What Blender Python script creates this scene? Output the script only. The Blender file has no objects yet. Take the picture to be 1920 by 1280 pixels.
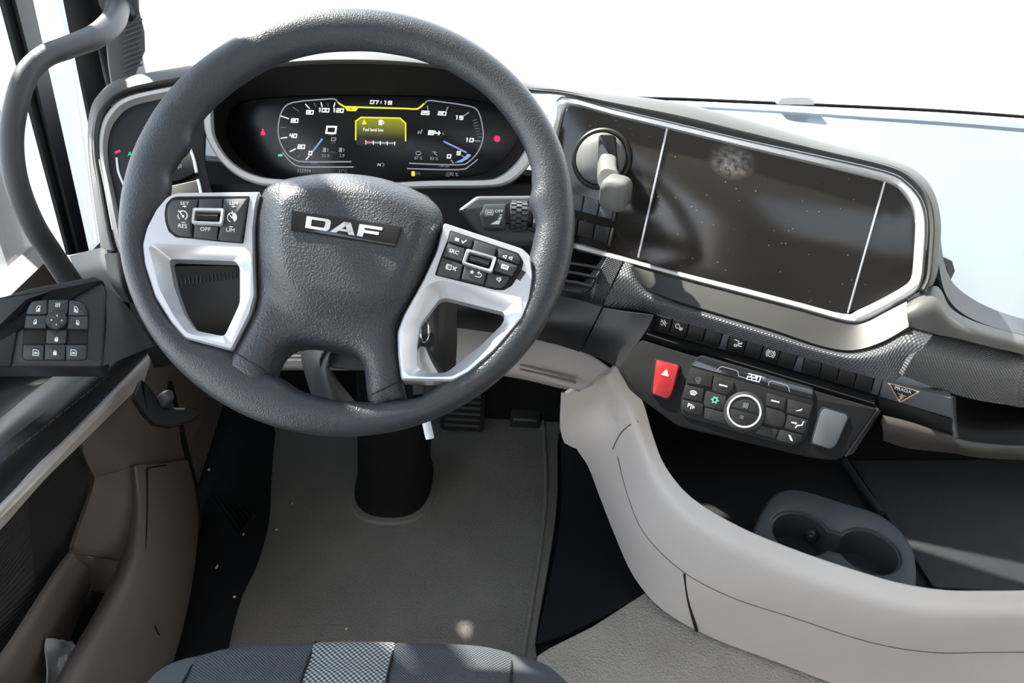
import bpy, bmesh, math, random
from mathutils import Vector, Matrix
from mathutils.geometry import delaunay_2d_cdt
random.seed(7)
S = bpy.context.scene
COL = S.collection
R = math.radians

# ------------------------------------------------------------------ camera, light, exposure
PITCH, ROLL = R(34), R(3)
CAM = Vector((0, 0, 1.25))
FW = Vector((0, math.cos(PITCH), -math.sin(PITCH)))
_r0 = Vector((1, 0, 0)); _u0 = _r0.cross(FW)
RT = _r0 * math.cos(ROLL) + _u0 * math.sin(ROLL)
UP = -_r0 * math.sin(ROLL) + _u0 * math.cos(ROLL)
FPX = 1536.0
cd = bpy.data.cameras.new('camera'); cam = bpy.data.objects.new('camera', cd); COL.objects.link(cam)
cd.sensor_width = 36; cd.lens = 36 * FPX / 1920; cd.clip_start = .02
m = Matrix((RT, UP, -FW)).transposed().to_4x4(); m.translation = CAM; cam.matrix_world = m
S.camera = cam

SUN_TO = Vector((-.53, .48, .70)).normalized()
sd = bpy.data.lights.new('sun', 'SUN'); sun = bpy.data.objects.new('sun', sd); COL.objects.link(sun)
sd.energy = 33; sd.angle = R(.9); sd.color = (1, .93, .82)
sun.rotation_euler = SUN_TO.to_track_quat('Z', 'Y').to_euler(); sun.location = SUN_TO * 6
W = bpy.data.worlds.new('sky'); S.world = W; W.use_nodes = True
wt = W.node_tree; wt.nodes.clear()
wo = wt.nodes.new('ShaderNodeOutputWorld'); wb = wt.nodes.new('ShaderNodeBackground')
wc = wt.nodes.new('ShaderNodeTexCoord'); ws = wt.nodes.new('ShaderNodeSeparateXYZ'); wr = wt.nodes.new('ShaderNodeValToRGB')
wr.color_ramp.elements[0].position = 0.0; wr.color_ramp.elements[0].color = (.95, .97, 1, 1)
wr.color_ramp.elements[1].position = .9; wr.color_ramp.elements[1].color = (.62, .78, 1, 1)
wt.links.new(wc.outputs['Generated'], ws.inputs[0]); wt.links.new(ws.outputs['Z'], wr.inputs[0])
wt.links.new(wr.outputs[0], wb.inputs[0]); wb.inputs[1].default_value = 3.2
wt.links.new(wb.outputs[0], wo.inputs[0])
S.view_settings.view_transform = 'Standard'; S.view_settings.look = 'None'
S.view_settings.gamma = 1; S.view_settings.use_curve_mapping = False
S.view_settings.exposure = 0.42
S.cycles.max_bounces = 8; S.cycles.diffuse_bounces = 5; S.cycles.glossy_bounces = 4
S.cycles.transparent_max_bounces = 12; S.cycles.caustics_reflective = False
S.cycles.sample_clamp_indirect = 6

# ------------------------------------------------------------------ materials
MAT = {}
def nd(t, ty, **kw):
    n = t.nodes.new(ty)
    for k, v in kw.items(): setattr(n, k, v)
    return n
def mat(name, col, rough=.5, metal=0, spec=.5, bump=None, coat=0, emit=None, var=0, weave=None, sheen=0, uv=False):
    """bump=(kind, scale per metre, strength, height in metres)"""
    m = bpy.data.materials.new(name); m.use_nodes = True; t = m.node_tree
    b = t.nodes['Principled BSDF']
    b.inputs['Base Color'].default_value = (*col, 1); b.inputs['Roughness'].default_value = rough
    b.inputs['Metallic'].default_value = metal; b.inputs['Specular IOR Level'].default_value = spec
    b.inputs['Coat Weight'].default_value = coat; b.inputs['Coat Roughness'].default_value = .05
    b.inputs['Sheen Weight'].default_value = sheen
    if emit:
        b.inputs['Emission Color'].default_value = (*emit[0], 1); b.inputs['Emission Strength'].default_value = emit[1]
    tc = nd(t, 'ShaderNodeTexCoord')
    if bump:
        kind, sc, st, dist = bump
        if kind == 'noise':
            x = nd(t, 'ShaderNodeTexNoise'); x.inputs['Scale'].default_value = sc; x.inputs['Detail'].default_value = 3; o = x.outputs[0]
        elif kind == 'grain':
            x = nd(t, 'ShaderNodeTexVoronoi', feature='SMOOTH_F1'); x.inputs['Scale'].default_value = sc; o = x.outputs['Distance']
        elif kind == 'dots':
            x = nd(t, 'ShaderNodeTexVoronoi', feature='F1'); x.inputs['Scale'].default_value = sc; x.inputs['Randomness'].default_value = 0; o = x.outputs['Distance']
        elif kind == 'ribs':
            x = nd(t, 'ShaderNodeTexWave', bands_direction='DIAGONAL'); x.inputs['Scale'].default_value = sc; o = x.outputs['Fac']
        if uv:
            mpn = nd(t, 'ShaderNodeMapping'); mpn.inputs['Rotation'].default_value = (0, 0, math.pi / 4 if kind == 'dots' else -math.pi / 4)
            t.links.new(tc.outputs['UV'], mpn.inputs[0]); t.links.new(mpn.outputs[0], x.inputs['Vector'])
        else: t.links.new(tc.outputs['Object'], x.inputs['Vector'])
        bn = nd(t, 'ShaderNodeBump'); bn.inputs['Strength'].default_value = st; bn.inputs['Distance'].default_value = dist
        t.links.new(o, bn.inputs['Height']); t.links.new(bn.outputs[0], b.inputs['Normal'])
        if weave:
            r = nd(t, 'ShaderNodeValToRGB'); r.color_ramp.elements[0].color = (*weave, 1); r.color_ramp.elements[1].color = (*col, 1)
            r.color_ramp.elements[0].position = .2; r.color_ramp.elements[1].position = .55
            t.links.new(o, r.inputs[0]); t.links.new(r.outputs[0], b.inputs['Base Color'])
    if var:
        x = nd(t, 'ShaderNodeTexNoise'); x.inputs['Scale'].default_value = 9; x.inputs['Detail'].default_value = 6
        t.links.new(tc.outputs['Object'], x.inputs['Vector'])
        h = nd(t, 'ShaderNodeMix', data_type='RGBA'); h.inputs[6].default_value = (*[c * (1 - var) for c in col], 1); h.inputs[7].default_value = (*[min(1, c * (1 + var)) for c in col], 1)
        t.links.new(x.outputs[0], h.inputs[0]); t.links.new(h.outputs[2], b.inputs['Base Color'])
    MAT[name] = m
    return m
mat('leather', (.034, .039, .046), .36, bump=('grain', 600, .7, .0009))
mat('rim_leather', (.033, .038, .045), .35, bump=('grain', 820, .6, .0007))
mat('stalk_grey', (.06, .066, .074), .45)
mat('selector_grey', (.15, .148, .142), .35)
mat('beige_shaded', (.34, .31, .29), .55)  # knee panel beige, darkened so the colour carries its shade
mat('taupe', (.04, .036, .032), .6, spec=.3)
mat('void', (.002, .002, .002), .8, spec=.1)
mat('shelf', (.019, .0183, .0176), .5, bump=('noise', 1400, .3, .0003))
mat('ring_white', (.82, .83, .84), .3, metal=.3)
mat('leather_fine', (.042, .042, .044), .5, bump=('grain', 900, .45, .0004))
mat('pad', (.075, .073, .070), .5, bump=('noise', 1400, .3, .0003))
mat('plastic', (.013, .013, .0145), .42, bump=('noise', 1600, .2, .0002))
mat('plastic_mid', (.025, .027, .031), .42, bump=('noise', 1600, .25, .0002))
mat('plastic_dark', (.006, .006, .0065), .6, spec=.25)
mat('fascia', (.009, .009, .010), .65, spec=.12, bump=('noise', 1600, .2, .0002))
mat('binnacle', (.010, .009, .009), .6, spec=.3)
mat('pillar_grey', (.10, .10, .105), .5)
mat('button', (.034, .038, .042), .45)
mat('button_dark', (.008, .0075, .0075), .5, spec=.35)
mat('blank', (.045, .052, .062), .5)
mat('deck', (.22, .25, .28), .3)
mat('textured', (.052, .054, .060), .36, bump=('dots', 330, .9, .0012), uv=True)
mat('silver', (.70, .72, .76), .3, metal=.6)
mat('silver_trim', (.66, .65, .64), .33, metal=.6)
mat('chrome', (.75, .75, .77), .12, metal=1)
mat('beige', (.70, .655, .625), .55, bump=('noise', 900, .25, .0003))
mat('beige_shade_seam', (.15, .125, .11), .55, bump=('noise', 900, .25, .0003))  # door beige with its shade put into the colour; also colours seams
mat('carpet', (.225, .21, .19), .95, bump=('noise', 420, 1, .004), var=.25, spec=.1)
mat('tunnel_carpet', (.50, .465, .41), .95, bump=('noise', 300, 1, .005), var=.22, spec=.1)
mat('rubber', (.009, .009, .0095), .6, spec=.25)
mat('rubber_grey', (.06, .06, .06), .5)
mat('white_paint', (.78, .78, .77), .35)
mat('white_print', (.85, .86, .86), .6, emit=((1, 1, 1), .06))
mat('badge_black', (.008, .008, .009), .12, coat=.4)
mat('badge_silver', (.80, .82, .84), .28, metal=.55)
mat('red', (.36, .006, .009), .4, coat=.15)
mat('green_lit', (.05, .5, .25), .5, emit=((.15, .95, .5), .55))
mat('mint_lit', (.45, .65, .55), .5, emit=((.5, 1, .75), .35))
mat('red_lit', (.5, 0, .03), .5, emit=((1, .02, .12), .9))
mat('screen', (.004, .004, .005), .22, spec=.35)
mat('lit_white', (.1, .1, .1), .5, emit=((.95, .97, 1), .85))
mat('lit_grey', (.06, .06, .07), .5, emit=((.62, .65, .78), .33))
mat('lit_dim', (.05, .05, .05), .5, emit=((.6, .6, .65), .16))
mat('lit_blue', (.03, .05, .1), .5, emit=((.28, .46, .95), .6))
mat('lit_yellow', (.1, .1, 0), .5, emit=((.78, .82, .02), .8))
mat('cloth', (.012, .014, .016), .9, bump=('dots', 420, 1, .0015), weave=(.095, .112, .13), uv=True)
mat('cloth_light', (.014, .016, .018), .9, bump=('dots', 255, 1, .002), weave=(.42, .45, .46), uv=True)
mat('cloth_side', (.055, .065, .076), .85, bump=('ribs', 260, .5, .001), uv=True)
mat('door_cloth', (.016, .016, .018), .9, bump=('dots', 330, .9, .001), uv=True)
mat('door_cloth_ribbed', (.035, .035, .037), .9, bump=('ribs', 60, 1, .002), uv=True)
mat('bin_mat', (.022, .024, .028), .5, bump=('ribs', 190, .6, .001))
mat('stitch', (.03, .03, .032), .7)
mat('key_metal', (.55, .54, .50), .35, metal=.7)
mat('tube_white', (.72, .76, .80), .35)
mat('crumb', (.75, .62, .38), .8)
mat('gold', (.75, .55, .38), .3, metal=.85)
mat('blank_cup', (.040, .046, .054), .45, bump=('noise', 900, .3, .0003))
mat('bag', (.42, .42, .42), .3)
mat('headlining', (.62, .60, .58), .9)
mat('concrete', (.74, .75, .76), .9, var=.08)
mat('grey_outside', (.016, .018, .021), .95, spec=.1)
# gloss panel with dust and one smear
def gloss():
    m = mat('gloss_panel', (.006, .005, .005), .1, spec=.5)
    t = m.node_tree; b = t.nodes['Principled BSDF']; tc = t.nodes['Texture Coordinate']
    v = nd(t, 'ShaderNodeTexVoronoi'); v.inputs['Scale'].default_value = 120
    r = nd(t, 'ShaderNodeValToRGB'); r.color_ramp.elements[0].position = .075; r.color_ramp.elements[0].color = (1, 1, 1, 1); r.color_ramp.elements[1].position = .11; r.color_ramp.elements[1].color = (0, 0, 0, 1)
    n = nd(t, 'ShaderNodeTexNoise'); n.inputs['Scale'].default_value = 60
    r2 = nd(t, 'ShaderNodeValToRGB'); r2.color_ramp.elements[0].position = .50; r2.color_ramp.elements[1].position = .62
    mu = nd(t, 'ShaderNodeMath', operation='MULTIPLY')
    t.links.new(tc.outputs['Object'], v.inputs['Vector']); t.links.new(tc.outputs['Object'], n.inputs['Vector'])
    t.links.new(v.outputs['Distance'], r.inputs[0]); t.links.new(n.outputs[0], r2.inputs[0])
    t.links.new(r.outputs[0], mu.inputs[0]); t.links.new(r2.outputs[0], mu.inputs[1])
    mx = nd(t, 'ShaderNodeMix', data_type='RGBA'); mx.inputs[6].default_value = (.019, .0165, .0145, 1); mx.inputs[7].default_value = (.32, .29, .25, 1)
    t.links.new(mu.outputs[0], mx.inputs[0]); t.links.new(mx.outputs[2], b.inputs['Base Color'])
    n3 = nd(t, 'ShaderNodeTexNoise'); n3.inputs['Scale'].default_value = 14
    mr = nd(t, 'ShaderNodeMapRange'); mr.inputs[3].default_value = .08; mr.inputs[4].default_value = .22
    t.links.new(tc.outputs['Object'], n3.inputs['Vector']); t.links.new(n3.outputs[0], mr.inputs[0]); t.links.new(mr.outputs[0], b.inputs['Roughness'])
gloss()
def smear():
    m = bpy.data.materials.new('smear'); m.use_nodes = True; t = m.node_tree; t.nodes.clear()
    o = nd(t, 'ShaderNodeOutputMaterial'); mix = nd(t, 'ShaderNodeMixShader'); tr = nd(t, 'ShaderNodeBsdfTransparent'); d = nd(t, 'ShaderNodeBsdfDiffuse')
    d.inputs[0].default_value = (.5, .47, .44, 1)
    tc = nd(t, 'ShaderNodeTexCoord'); gr = nd(t, 'ShaderNodeTexGradient', gradient_type='SPHERICAL')
    mp = nd(t, 'ShaderNodeMapping'); mp.inputs['Location'].default_value = (-1, -1, 0); mp.inputs['Scale'].default_value = (2, 2, 0)
    n = nd(t, 'ShaderNodeTexNoise'); n.inputs['Scale'].default_value = 9; n.inputs['Detail'].default_value = 5
    r = nd(t, 'ShaderNodeValToRGB'); r.color_ramp.elements[0].position = .30; r.color_ramp.elements[1].position = .72
    mu = nd(t, 'ShaderNodeMath', operation='MULTIPLY'); mu2 = nd(t, 'ShaderNodeMath', operation='MULTIPLY'); mu2.inputs[1].default_value = .7
    t.links.new(tc.outputs['UV'], mp.inputs[0]); t.links.new(mp.outputs[0], gr.inputs[0]); t.links.new(tc.outputs['UV'], n.inputs[0])
    t.links.new(n.outputs[0], r.inputs[0]); t.links.new(gr.outputs[0], mu.inputs[0]); t.links.new(r.outputs[0], mu.inputs[1])
    t.links.new(mu.outputs[0], mu2.inputs[0]); t.links.new(mu2.outputs[0], mix.inputs[0]); t.links.new(tr.outputs[0], mix.inputs[1]); t.links.new(d.outputs[0], mix.inputs[2]); t.links.new(mix.outputs[0], o.inputs[0])
    MAT['smear'] = m
smear()
def glass(name, tint, refl):
    m = bpy.data.materials.new(name); m.use_nodes = True; t = m.node_tree; t.nodes.clear()
    o = nd(t, 'ShaderNodeOutputMaterial'); mix = nd(t, 'ShaderNodeMixShader'); tr = nd(t, 'ShaderNodeBsdfTransparent'); g = nd(t, 'ShaderNodeBsdfGlossy')
    tr.inputs[0].default_value = (*tint, 1); g.inputs['Roughness'].default_value = .02
    lw = nd(t, 'ShaderNodeLayerWeight'); lw.inputs[0].default_value = .3; mu = nd(t, 'ShaderNodeMath', operation='MULTIPLY'); mu.inputs[1].default_value = refl
    t.links.new(lw.outputs['Fresnel'], mu.inputs[0]); t.links.new(mu.outputs[0], mix.inputs[0]); t.links.new(tr.outputs[0], mix.inputs[1]); t.links.new(g.outputs[0], mix.inputs[2]); t.links.new(mix.outputs[0], o.inputs[0])
    MAT[name] = m
glass('glass', (.95, .97, .97), .5)

# ------------------------------------------------------------------ geometry helpers
def ray(px, py): return FW + RT * ((px - 960) / FPX) + UP * ((640 - py) / FPX)
def Q(px, py, d=None, x=None, y=None, z=None):
    """a point of the cab seen at photo position px,py: at depth d, or on the plane x=, y= or z="""
    r = ray(px, py)
    if d is not None: return CAM + r * d
    if x is not None: return CAM + r * ((x - CAM.x) / r.x)
    if y is not None: return CAM + r * ((y - CAM.y) / r.y)
    return CAM + r * ((z - CAM.z) / r.z)
def nrm(a, e):
    a, e = R(a), R(e); return Vector((-math.sin(a) * math.cos(e), -math.cos(a) * math.cos(e), math.sin(e)))
class Plane:
    def __init__(s, p0, n):
        s.p0 = p0.copy(); s.n = n.normalized()
        s.u = Vector((0, 0, 1)).cross(s.n)
        s.u = s.u.normalized() if s.u.length > 1e-4 else Vector((1, 0, 0)); s.v = s.n.cross(s.u)
    def hit(s, px, py, h=0):
        r = ray(px, py); return CAM + r * ((s.p0 + s.n * h - CAM).dot(s.n) / r.dot(s.n))
    def uv(s, px, py, h=0):
        d = s.hit(px, py, h) - s.p0; return (d.dot(s.u), d.dot(s.v))
    def P(s, q, h=0): return s.p0 + s.u * q[0] + s.v * q[1] + s.n * h

def link(name, verts, faces, m, parent=None, smooth=True, ang=38, uvs=None):
    me = bpy.data.meshes.new(name)
    off = ROOTLOC.get(parent.name, Vector()) if parent else (sum((Vector(v) for v in verts), Vector()) / max(1, len(verts)))
    if parent is None:
        off = Vector((off.x, off.y, min(Vector(v).z for v in verts)))
    me.from_pydata([tuple(Vector(v) - off) for v in verts], [], faces)
    if uvs:
        l = me.uv_layers.new()
        for i, lp in enumerate(me.loops): l.data[i].uv = uvs[lp.vertex_index]
    me.materials.append(MAT[m] if isinstance(m, str) else m)
    me.validate(); me.update()
    if smooth:
        me.polygons.foreach_set('use_smooth', [True] * len(me.polygons)); me.set_sharp_from_angle(angle=R(ang))
    o = bpy.data.objects.new(name, me); COL.objects.link(o)
    if parent:
        o.parent = parent; ROOTLOC[o.name] = off
    else:
        o.location = off; ROOTLOC[o.name] = off
    return o
ROOTLOC = {}
def thing(name, label, cat, loc, group=None, kind=None):
    o = bpy.data.objects.new(name, None); COL.objects.link(o); o.location = loc; o.empty_display_size = .05
    ROOTLOC[o.name] = Vector(loc)
    return tag(o, label, cat, group, kind)
def tag(o, label=None, cat=None, group=None, kind=None):
    if label: o['label'] = label
    if cat: o['category'] = cat
    if group: o['group'] = group
    if kind: o['kind'] = kind
    return o
def cr(p0, p1, p2, p3, t):
    return tuple(.5 * (2 * b + (c - a) * t + (2 * a - 5 * b + 4 * c - d) * t * t + (3 * b - a - 3 * c + d) * t ** 3) for a, b, c, d in zip(p0, p1, p2, p3))
def crv(pts, sub=4, closed=False):
    n = len(pts); out = []
    if n < 3 and not closed:
        return [tuple(a + (b - a) * k / sub for a, b in zip(pts[0], pts[1])) for k in range(sub + 1)]
    rng = range(n if closed else n - 1)
    for i in rng:
        if closed: p = [pts[(i + k) % n] for k in (-1, 0, 1, 2)]
        else: p = [pts[max(0, i - 1)], pts[i], pts[i + 1], pts[min(n - 1, i + 2)]]
        for k in range(sub): out.append(cr(*p, k / sub))
    if not closed: out.append(tuple(pts[-1]))
    return out
def fil(pts, r, seg=4):
    """closed 2D polygon with rounded corners"""
    out = []; n = len(pts)
    for i in range(n):
        a, b, c = Vector(pts[i - 1]).to_2d() if len(pts[i-1]) > 2 else Vector(pts[i - 1]), Vector(pts[i]), Vector(pts[(i + 1) % n])
        d1, d2 = (a - b), (c - b); l1, l2 = d1.length, d2.length
        k = min(r, l1 * .45, l2 * .45); p, q = b + d1 * (k / l1), b + d2 * (k / l2)
        for j in range(seg + 1):
            t = j / seg; out.append(tuple(p * (1 - t) ** 2 + b * (2 * t * (1 - t)) + q * t * t))
    return out
def area(p): return .5 * sum(p[i - 1][0] * p[i][1] - p[i][0] * p[i - 1][1] for i in range(len(p)))
def clean(p, e=1e-5):
    o = []
    for q in p:
        if not o or (Vector(q) - Vector(o[-1])).length > e: o.append(q)
    if len(o) > 2 and (Vector(o[0]) - Vector(o[-1])).length < e: o.pop()
    return o
def offs(p, d):
    """inset a ccw polygon by d"""
    n = len(p); out = []
    for i in range(n):
        a, b, c = Vector(p[i - 1]), Vector(p[i]), Vector(p[(i + 1) % n])
        e1 = (b - a).normalized(); e2 = (c - b).normalized()
        n1 = Vector((-e1.y, e1.x)); n2 = Vector((-e2.y, e2.x)); mm = n1 + n2
        k = max(.35, 1 + n1.dot(n2)); out.append(tuple(b + mm * (d / k)))
    return out
def uvs_of(pl, px, h): return [pl.uv(x, y, h) for x, y in px]
def prism(name, pl, px, h0, h1, m, parent=None, bev=.0008, seg=2, uv=False):
    """solid with the outline px (seen at its top face h1), from h0 to h1 along the plane's normal"""
    p = clean(px if uv else uvs_of(pl, px, h1))
    if area(p) < 0: p = p[::-1]
    n = len(p); rings = [(p, h0)]
    for k in range(seg + 1):
        t = k / seg * math.pi / 2
        rings.append((offs(p, bev * (1 - math.cos(t))), h1 - bev * (1 - math.sin(t))))
    vs = []; fs = []
    for q, h in rings: vs += [pl.P(x, h) for x in q]
    for k in range(len(rings) - 1):
        for i in range(n):
            j = (i + 1) % n; fs.append((k * n + i, k * n + j, (k + 1) * n + j, (k + 1) * n + i))
    fs.append(tuple((len(rings) - 1) * n + i for i in range(n))); fs.append(tuple(range(n))[::-1])
    return link(name, vs, fs, m, parent)
def ringloft(name, pl, outer, inner, prof, m, parent=None, closed=True, ang=38):
    """a frame between two outlines with equal point counts; prof = [(0 outer..1 inner, height)]"""
    hm = max(h for t, h in prof)
    a = [Vector(pl.uv(x, y, hm)) for x, y in outer]; b = [Vector(pl.uv(x, y, hm)) for x, y in inner]
    n = len(a); vs = []; fs = []
    for t, h in prof: vs += [pl.P(p * (1 - t) + q * t, h) for p, q in zip(a, b)]
    K = len(prof)
    for k in range(K):
        k2 = (k + 1) % K
        for i in range(n if closed else n - 1):
            j = (i + 1) % n; fs.append((k * n + i, k * n + j, k2 * n + j, k2 * n + i))
    if not closed:
        fs.append(tuple(k * n for k in range(K))); fs.append(tuple(k * n + n - 1 for k in range(K))[::-1])
    o = link(name, vs, fs, m, parent, ang=ang); fixn(o); return o
def fixn(o):
    bm = bmesh.new(); bm.from_mesh(o.data); bmesh.ops.recalc_face_normals(bm, faces=bm.faces); bm.to_mesh(o.data); bm.free()
def patch(name, rows, m, parent=None, su=4, sv=4, thick=.006, flip=False, smooth=True, ang=50):
    """smooth sheet through a grid of points, with thickness"""
    g = [crv([tuple(p) for p in r], su) for r in rows]
    colsn = [crv([g[k][i] for k in range(len(g))], sv) for i in range(len(g[0]))]
    nu, nv = len(colsn), len(colsn[0])
    G = [[Vector(colsn[i][k]) for i in range(nu)] for k in range(nv)]
    N = []
    for k in range(nv):
        for i in range(nu):
            du = G[k][min(nu - 1, i + 1)] - G[k][max(0, i - 1)]; dv = G[min(nv - 1, k + 1)][i] - G[max(0, k - 1)][i]
            x = du.cross(dv); x = x.normalized() if x.length > 1e-12 else Vector((0, 0, 1))
            N.append(x)
    c = sum((G[k][i] for k in range(nv) for i in range(nu)), Vector()) / (nu * nv)
    sgn = 1 if sum(N, Vector()).dot(CAM - c) > 0 else -1
    vs = [G[k][i] for k in range(nv) for i in range(nu)]
    vs += [G[k][i] - N[k * nu + i] * sgn * thick for k in range(nv) for i in range(nu)]
    o = nu * nv; fs = []
    for k in range(nv - 1):
        for i in range(nu - 1):
            a, b, c2, d = k * nu + i, k * nu + i + 1, (k + 1) * nu + i + 1, (k + 1) * nu + i
            fs += [(a, b, c2, d), (o + a, o + d, o + c2, o + b)]
    bd = [(i, i + 1) for i in range(nu - 1)] + [((k) * nu + nu - 1, (k + 1) * nu + nu - 1) for k in range(nv - 1)] + \
         [((nv - 1) * nu + i + 1, (nv - 1) * nu + i) for i in range(nu - 1)] + [((k + 1) * nu, k * nu) for k in range(nv - 1)]
    fs += [(b, a, o + a, o + b) for a, b in bd]
    km, im = nv // 2, nu // 2; uu = [0.0]; vv = [0.0]
    for i in range(1, nu): uu.append(uu[-1] + (G[km][i] - G[km][i - 1]).length)
    for k in range(1, nv): vv.append(vv[-1] + (G[k][im] - G[k - 1][im]).length)
    uvl = [(uu[i], vv[k]) for k in range(nv) for i in range(nu)] * 2
    ob = link(name, vs, fs, m, parent, smooth=smooth, ang=ang, uvs=uvl); fixn(ob); return ob
def ext(row, x=1.68):
    """carry a row of points on to the passenger side wall"""
    p = row[-1]; return list(row) + [Vector((x - .15, p.y, p.z)), Vector((x, p.y, p.z))]
def tube(name, pts, r, m, parent=None, seg=16, sub=6, closed=False, flat=1.0, upv=None):
    p = [Vector(q) for q in crv([tuple(q) for q in pts], sub, closed)] if sub > 1 else [Vector(q) for q in pts]
    n = len(p)
    rr = r if isinstance(r, (list, tuple)) else [r] * len(pts)
    if len(rr) != n: rr = [rr[min(len(rr) - 1, int(i * (len(rr) - 1) / max(1, n - 1)))] * (1 - (i * (len(rr) - 1) / max(1, n - 1)) % 1) + rr[min(len(rr) - 1, int(i * (len(rr) - 1) / max(1, n - 1)) + 1)] * ((i * (len(rr) - 1) / max(1, n - 1)) % 1) for i in range(n)]
    vs = []; fs = []; x = None
    for i in range(n):
        t = (p[(i + 1) % n] - p[i - 1]) if closed else (p[min(n - 1, i + 1)] - p[max(0, i - 1)])
        t.normalize()
        if x is None:
            h = upv or (Vector((0, 0, 1)) if abs(t.z) < .9 else Vector((1, 0, 0))); x = h.cross(t).normalized()
        else: x = (x - t * x.dot(t)).normalized()
        y = t.cross(x)
        for k in range(seg):
            a = 2 * math.pi * k / seg; vs.append(p[i] + (x * math.cos(a) + y * math.sin(a) * flat) * rr[i])
    for i in range(n if closed else n - 1):
        j = (i + 1) % n
        for k in range(seg):
            l = (k + 1) % seg; fs.append((i * seg + k, i * seg + l, j * seg + l, j * seg + k))
    if not closed: fs += [tuple(range(seg))[::-1], tuple((n - 1) * seg + k for k in range(seg))]
    o = link(name, vs, fs, m, parent, ang=50); fixn(o); return o
def lathe(name, c, ax, prof, m, parent=None, seg=40, sx=1):
    """prof = [(radius, height along ax)]"""
    ax = ax.normalized(); u = Vector((0, 0, 1)).cross(ax)
    u = u.normalized() if u.length > .01 else Vector((1, 0, 0)); v = ax.cross(u); vs = []; fs = []
    for r, h in prof:
        for k in range(seg):
            a = 2 * math.pi * k / seg; vs.append(c + (u * math.cos(a) * sx + v * math.sin(a)) * r + ax * h)
    for i in range(len(prof) - 1):
        for k in range(seg):
            l = (k + 1) % seg; fs.append((i * seg + k, i * seg + l, (i + 1) * seg + l, (i + 1) * seg + k))
    if prof[0][0] > 1e-6: fs.append(tuple(range(seg))[::-1])
    if prof[-1][0] > 1e-6: fs.append(tuple((len(prof) - 1) * seg + k for k in range(seg)))
    o = link(name, vs, fs, m, parent); fixn(o); return o
def dome(name, pl, px, hfun, h0, m, parent=None, step=.007, hpx=0, ang=60):
    """height field over an outline: hfun(u, v, distance to edge); skirt down to h0"""
    p = clean(uvs_of(pl, px, hpx))
    if area(p) < 0: p = p[::-1]
    def dist(q):
        best = 9
        for i in range(len(p)):
            a, b = Vector(p[i - 1]), Vector(p[i]); ab = b - a; t = max(0, min(1, (q - a).dot(ab) / max(1e-12, ab.length_squared)))
            best = min(best, (a + ab * t - q).length)
        return best
    def inside(q):
        c = False
        for i in range(len(p)):
            (x1, y1), (x2, y2) = p[i - 1], p[i]
            if (y1 > q.y) != (y2 > q.y) and q.x < (x2 - x1) * (q.y - y1) / (y2 - y1) + x1: c = not c
        return c
    pts = [Vector(q) for q in p]; n = len(pts)
    for d in (.0012, .003):
        for q in offs(p, d):
            q = Vector(q)
            if inside(q) and dist(q) > d * .7: pts.append(q)
    x0, x1 = min(q[0] for q in p), max(q[0] for q in p); y0, y1 = min(q[1] for q in p), max(q[1] for q in p)
    y = y0; row = 0
    while y < y1:
        x = x0 + (row % 2) * step / 2
        while x < x1:
            q = Vector((x, y))
            if inside(q) and dist(q) > .0045: pts.append(q)
            x += step
        y += step * .87; row += 1
    v2, _, f2, _, _, _ = delaunay_2d_cdt(pts, [(i, (i + 1) % n) for i in range(n)], [list(range(n))], 1, 1e-6)
    vs = [pl.P(q, hfun(q.x, q.y, dist(q))) for q in v2]
    fs = [tuple(f) for f in f2]
    k = len(vs)
    from collections import Counter
    ec = Counter()
    for f in fs:
        for i in range(len(f)): ec[(min(f[i - 1], f[i]), max(f[i - 1], f[i]))] += 1
    lo = {}
    for f in list(fs):
        for i in range(len(f)):
            a, b = f[i - 1], f[i]
            if ec[(min(a, b), max(a, b))] == 1:
                for w in (a, b):
                    if w not in lo: lo[w] = len(vs); vs.append(pl.P(v2[w], h0))
                fs.append((b, a, lo[a], lo[b]))
    o = link(name, vs, fs, m, parent, ang=ang); fixn(o); return o
def box(name, c, s, m, parent=None, bev=.0, rot=None):
    bm = bmesh.new(); bmesh.ops.create_cube(bm, size=1)
    for v in bm.verts: v.co = Vector((v.co.x * s[0], v.co.y * s[1], v.co.z * s[2]))
    if bev: bmesh.ops.bevel(bm, geom=bm.edges[:], offset=bev, segments=2, profile=.5, affect='EDGES')
    M = rot or Matrix.Identity(3)
    vs = [M @ v.co + Vector(c) for v in bm.verts]; bm.verts.index_update(); fs = [tuple(v.index for v in f.verts) for f in bm.faces]; bm.free()
    return link(name, vs, fs, m, parent)

# --- flat marks: px strokes and filled polygons on a plane
def strokes(name, pl, lines, w, h, m, parent, polys=()):
    """lines in photo px, stroke width w px, laid on the plane at height h"""
    vs = []; fs = []; th = .00025
    def addpoly(p):
        p = clean([pl.uv(x, y, h) for x, y in p], 1e-6)
        if len(p) < 3: return
        if area(p) < 0: p = p[::-1]
        n = len(p); b = len(vs)
        vs.extend(pl.P(q, h + th) for q in p); vs.extend(pl.P(q, h) for q in p)
        fs.append(tuple(b + i for i in range(n)))
        for i in range(n): fs.append((b + i, b + n + i, b + n + (i + 1) % n, b + (i + 1) % n))
    for ln in lines:
        for a, b in zip(ln[:-1], ln[1:]):
            dx, dy = b[0] - a[0], b[1] - a[1]; l = math.hypot(dx, dy) or 1e-6
            ex, ey = dx / l * w / 2, dy / l * w / 2
            addpoly([(a[0] - ex * .8 - ey, a[1] - ey * .8 + ex), (b[0] + ex * .8 - ey, b[1] + ey * .8 + ex), (b[0] + ex * .8 + ey, b[1] + ey * .8 - ex), (a[0] - ex * .8 + ey, a[1] - ey * .8 - ex)])
    for p in polys: addpoly(p)
    return link(name, vs, fs, m, parent, smooth=False)
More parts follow.
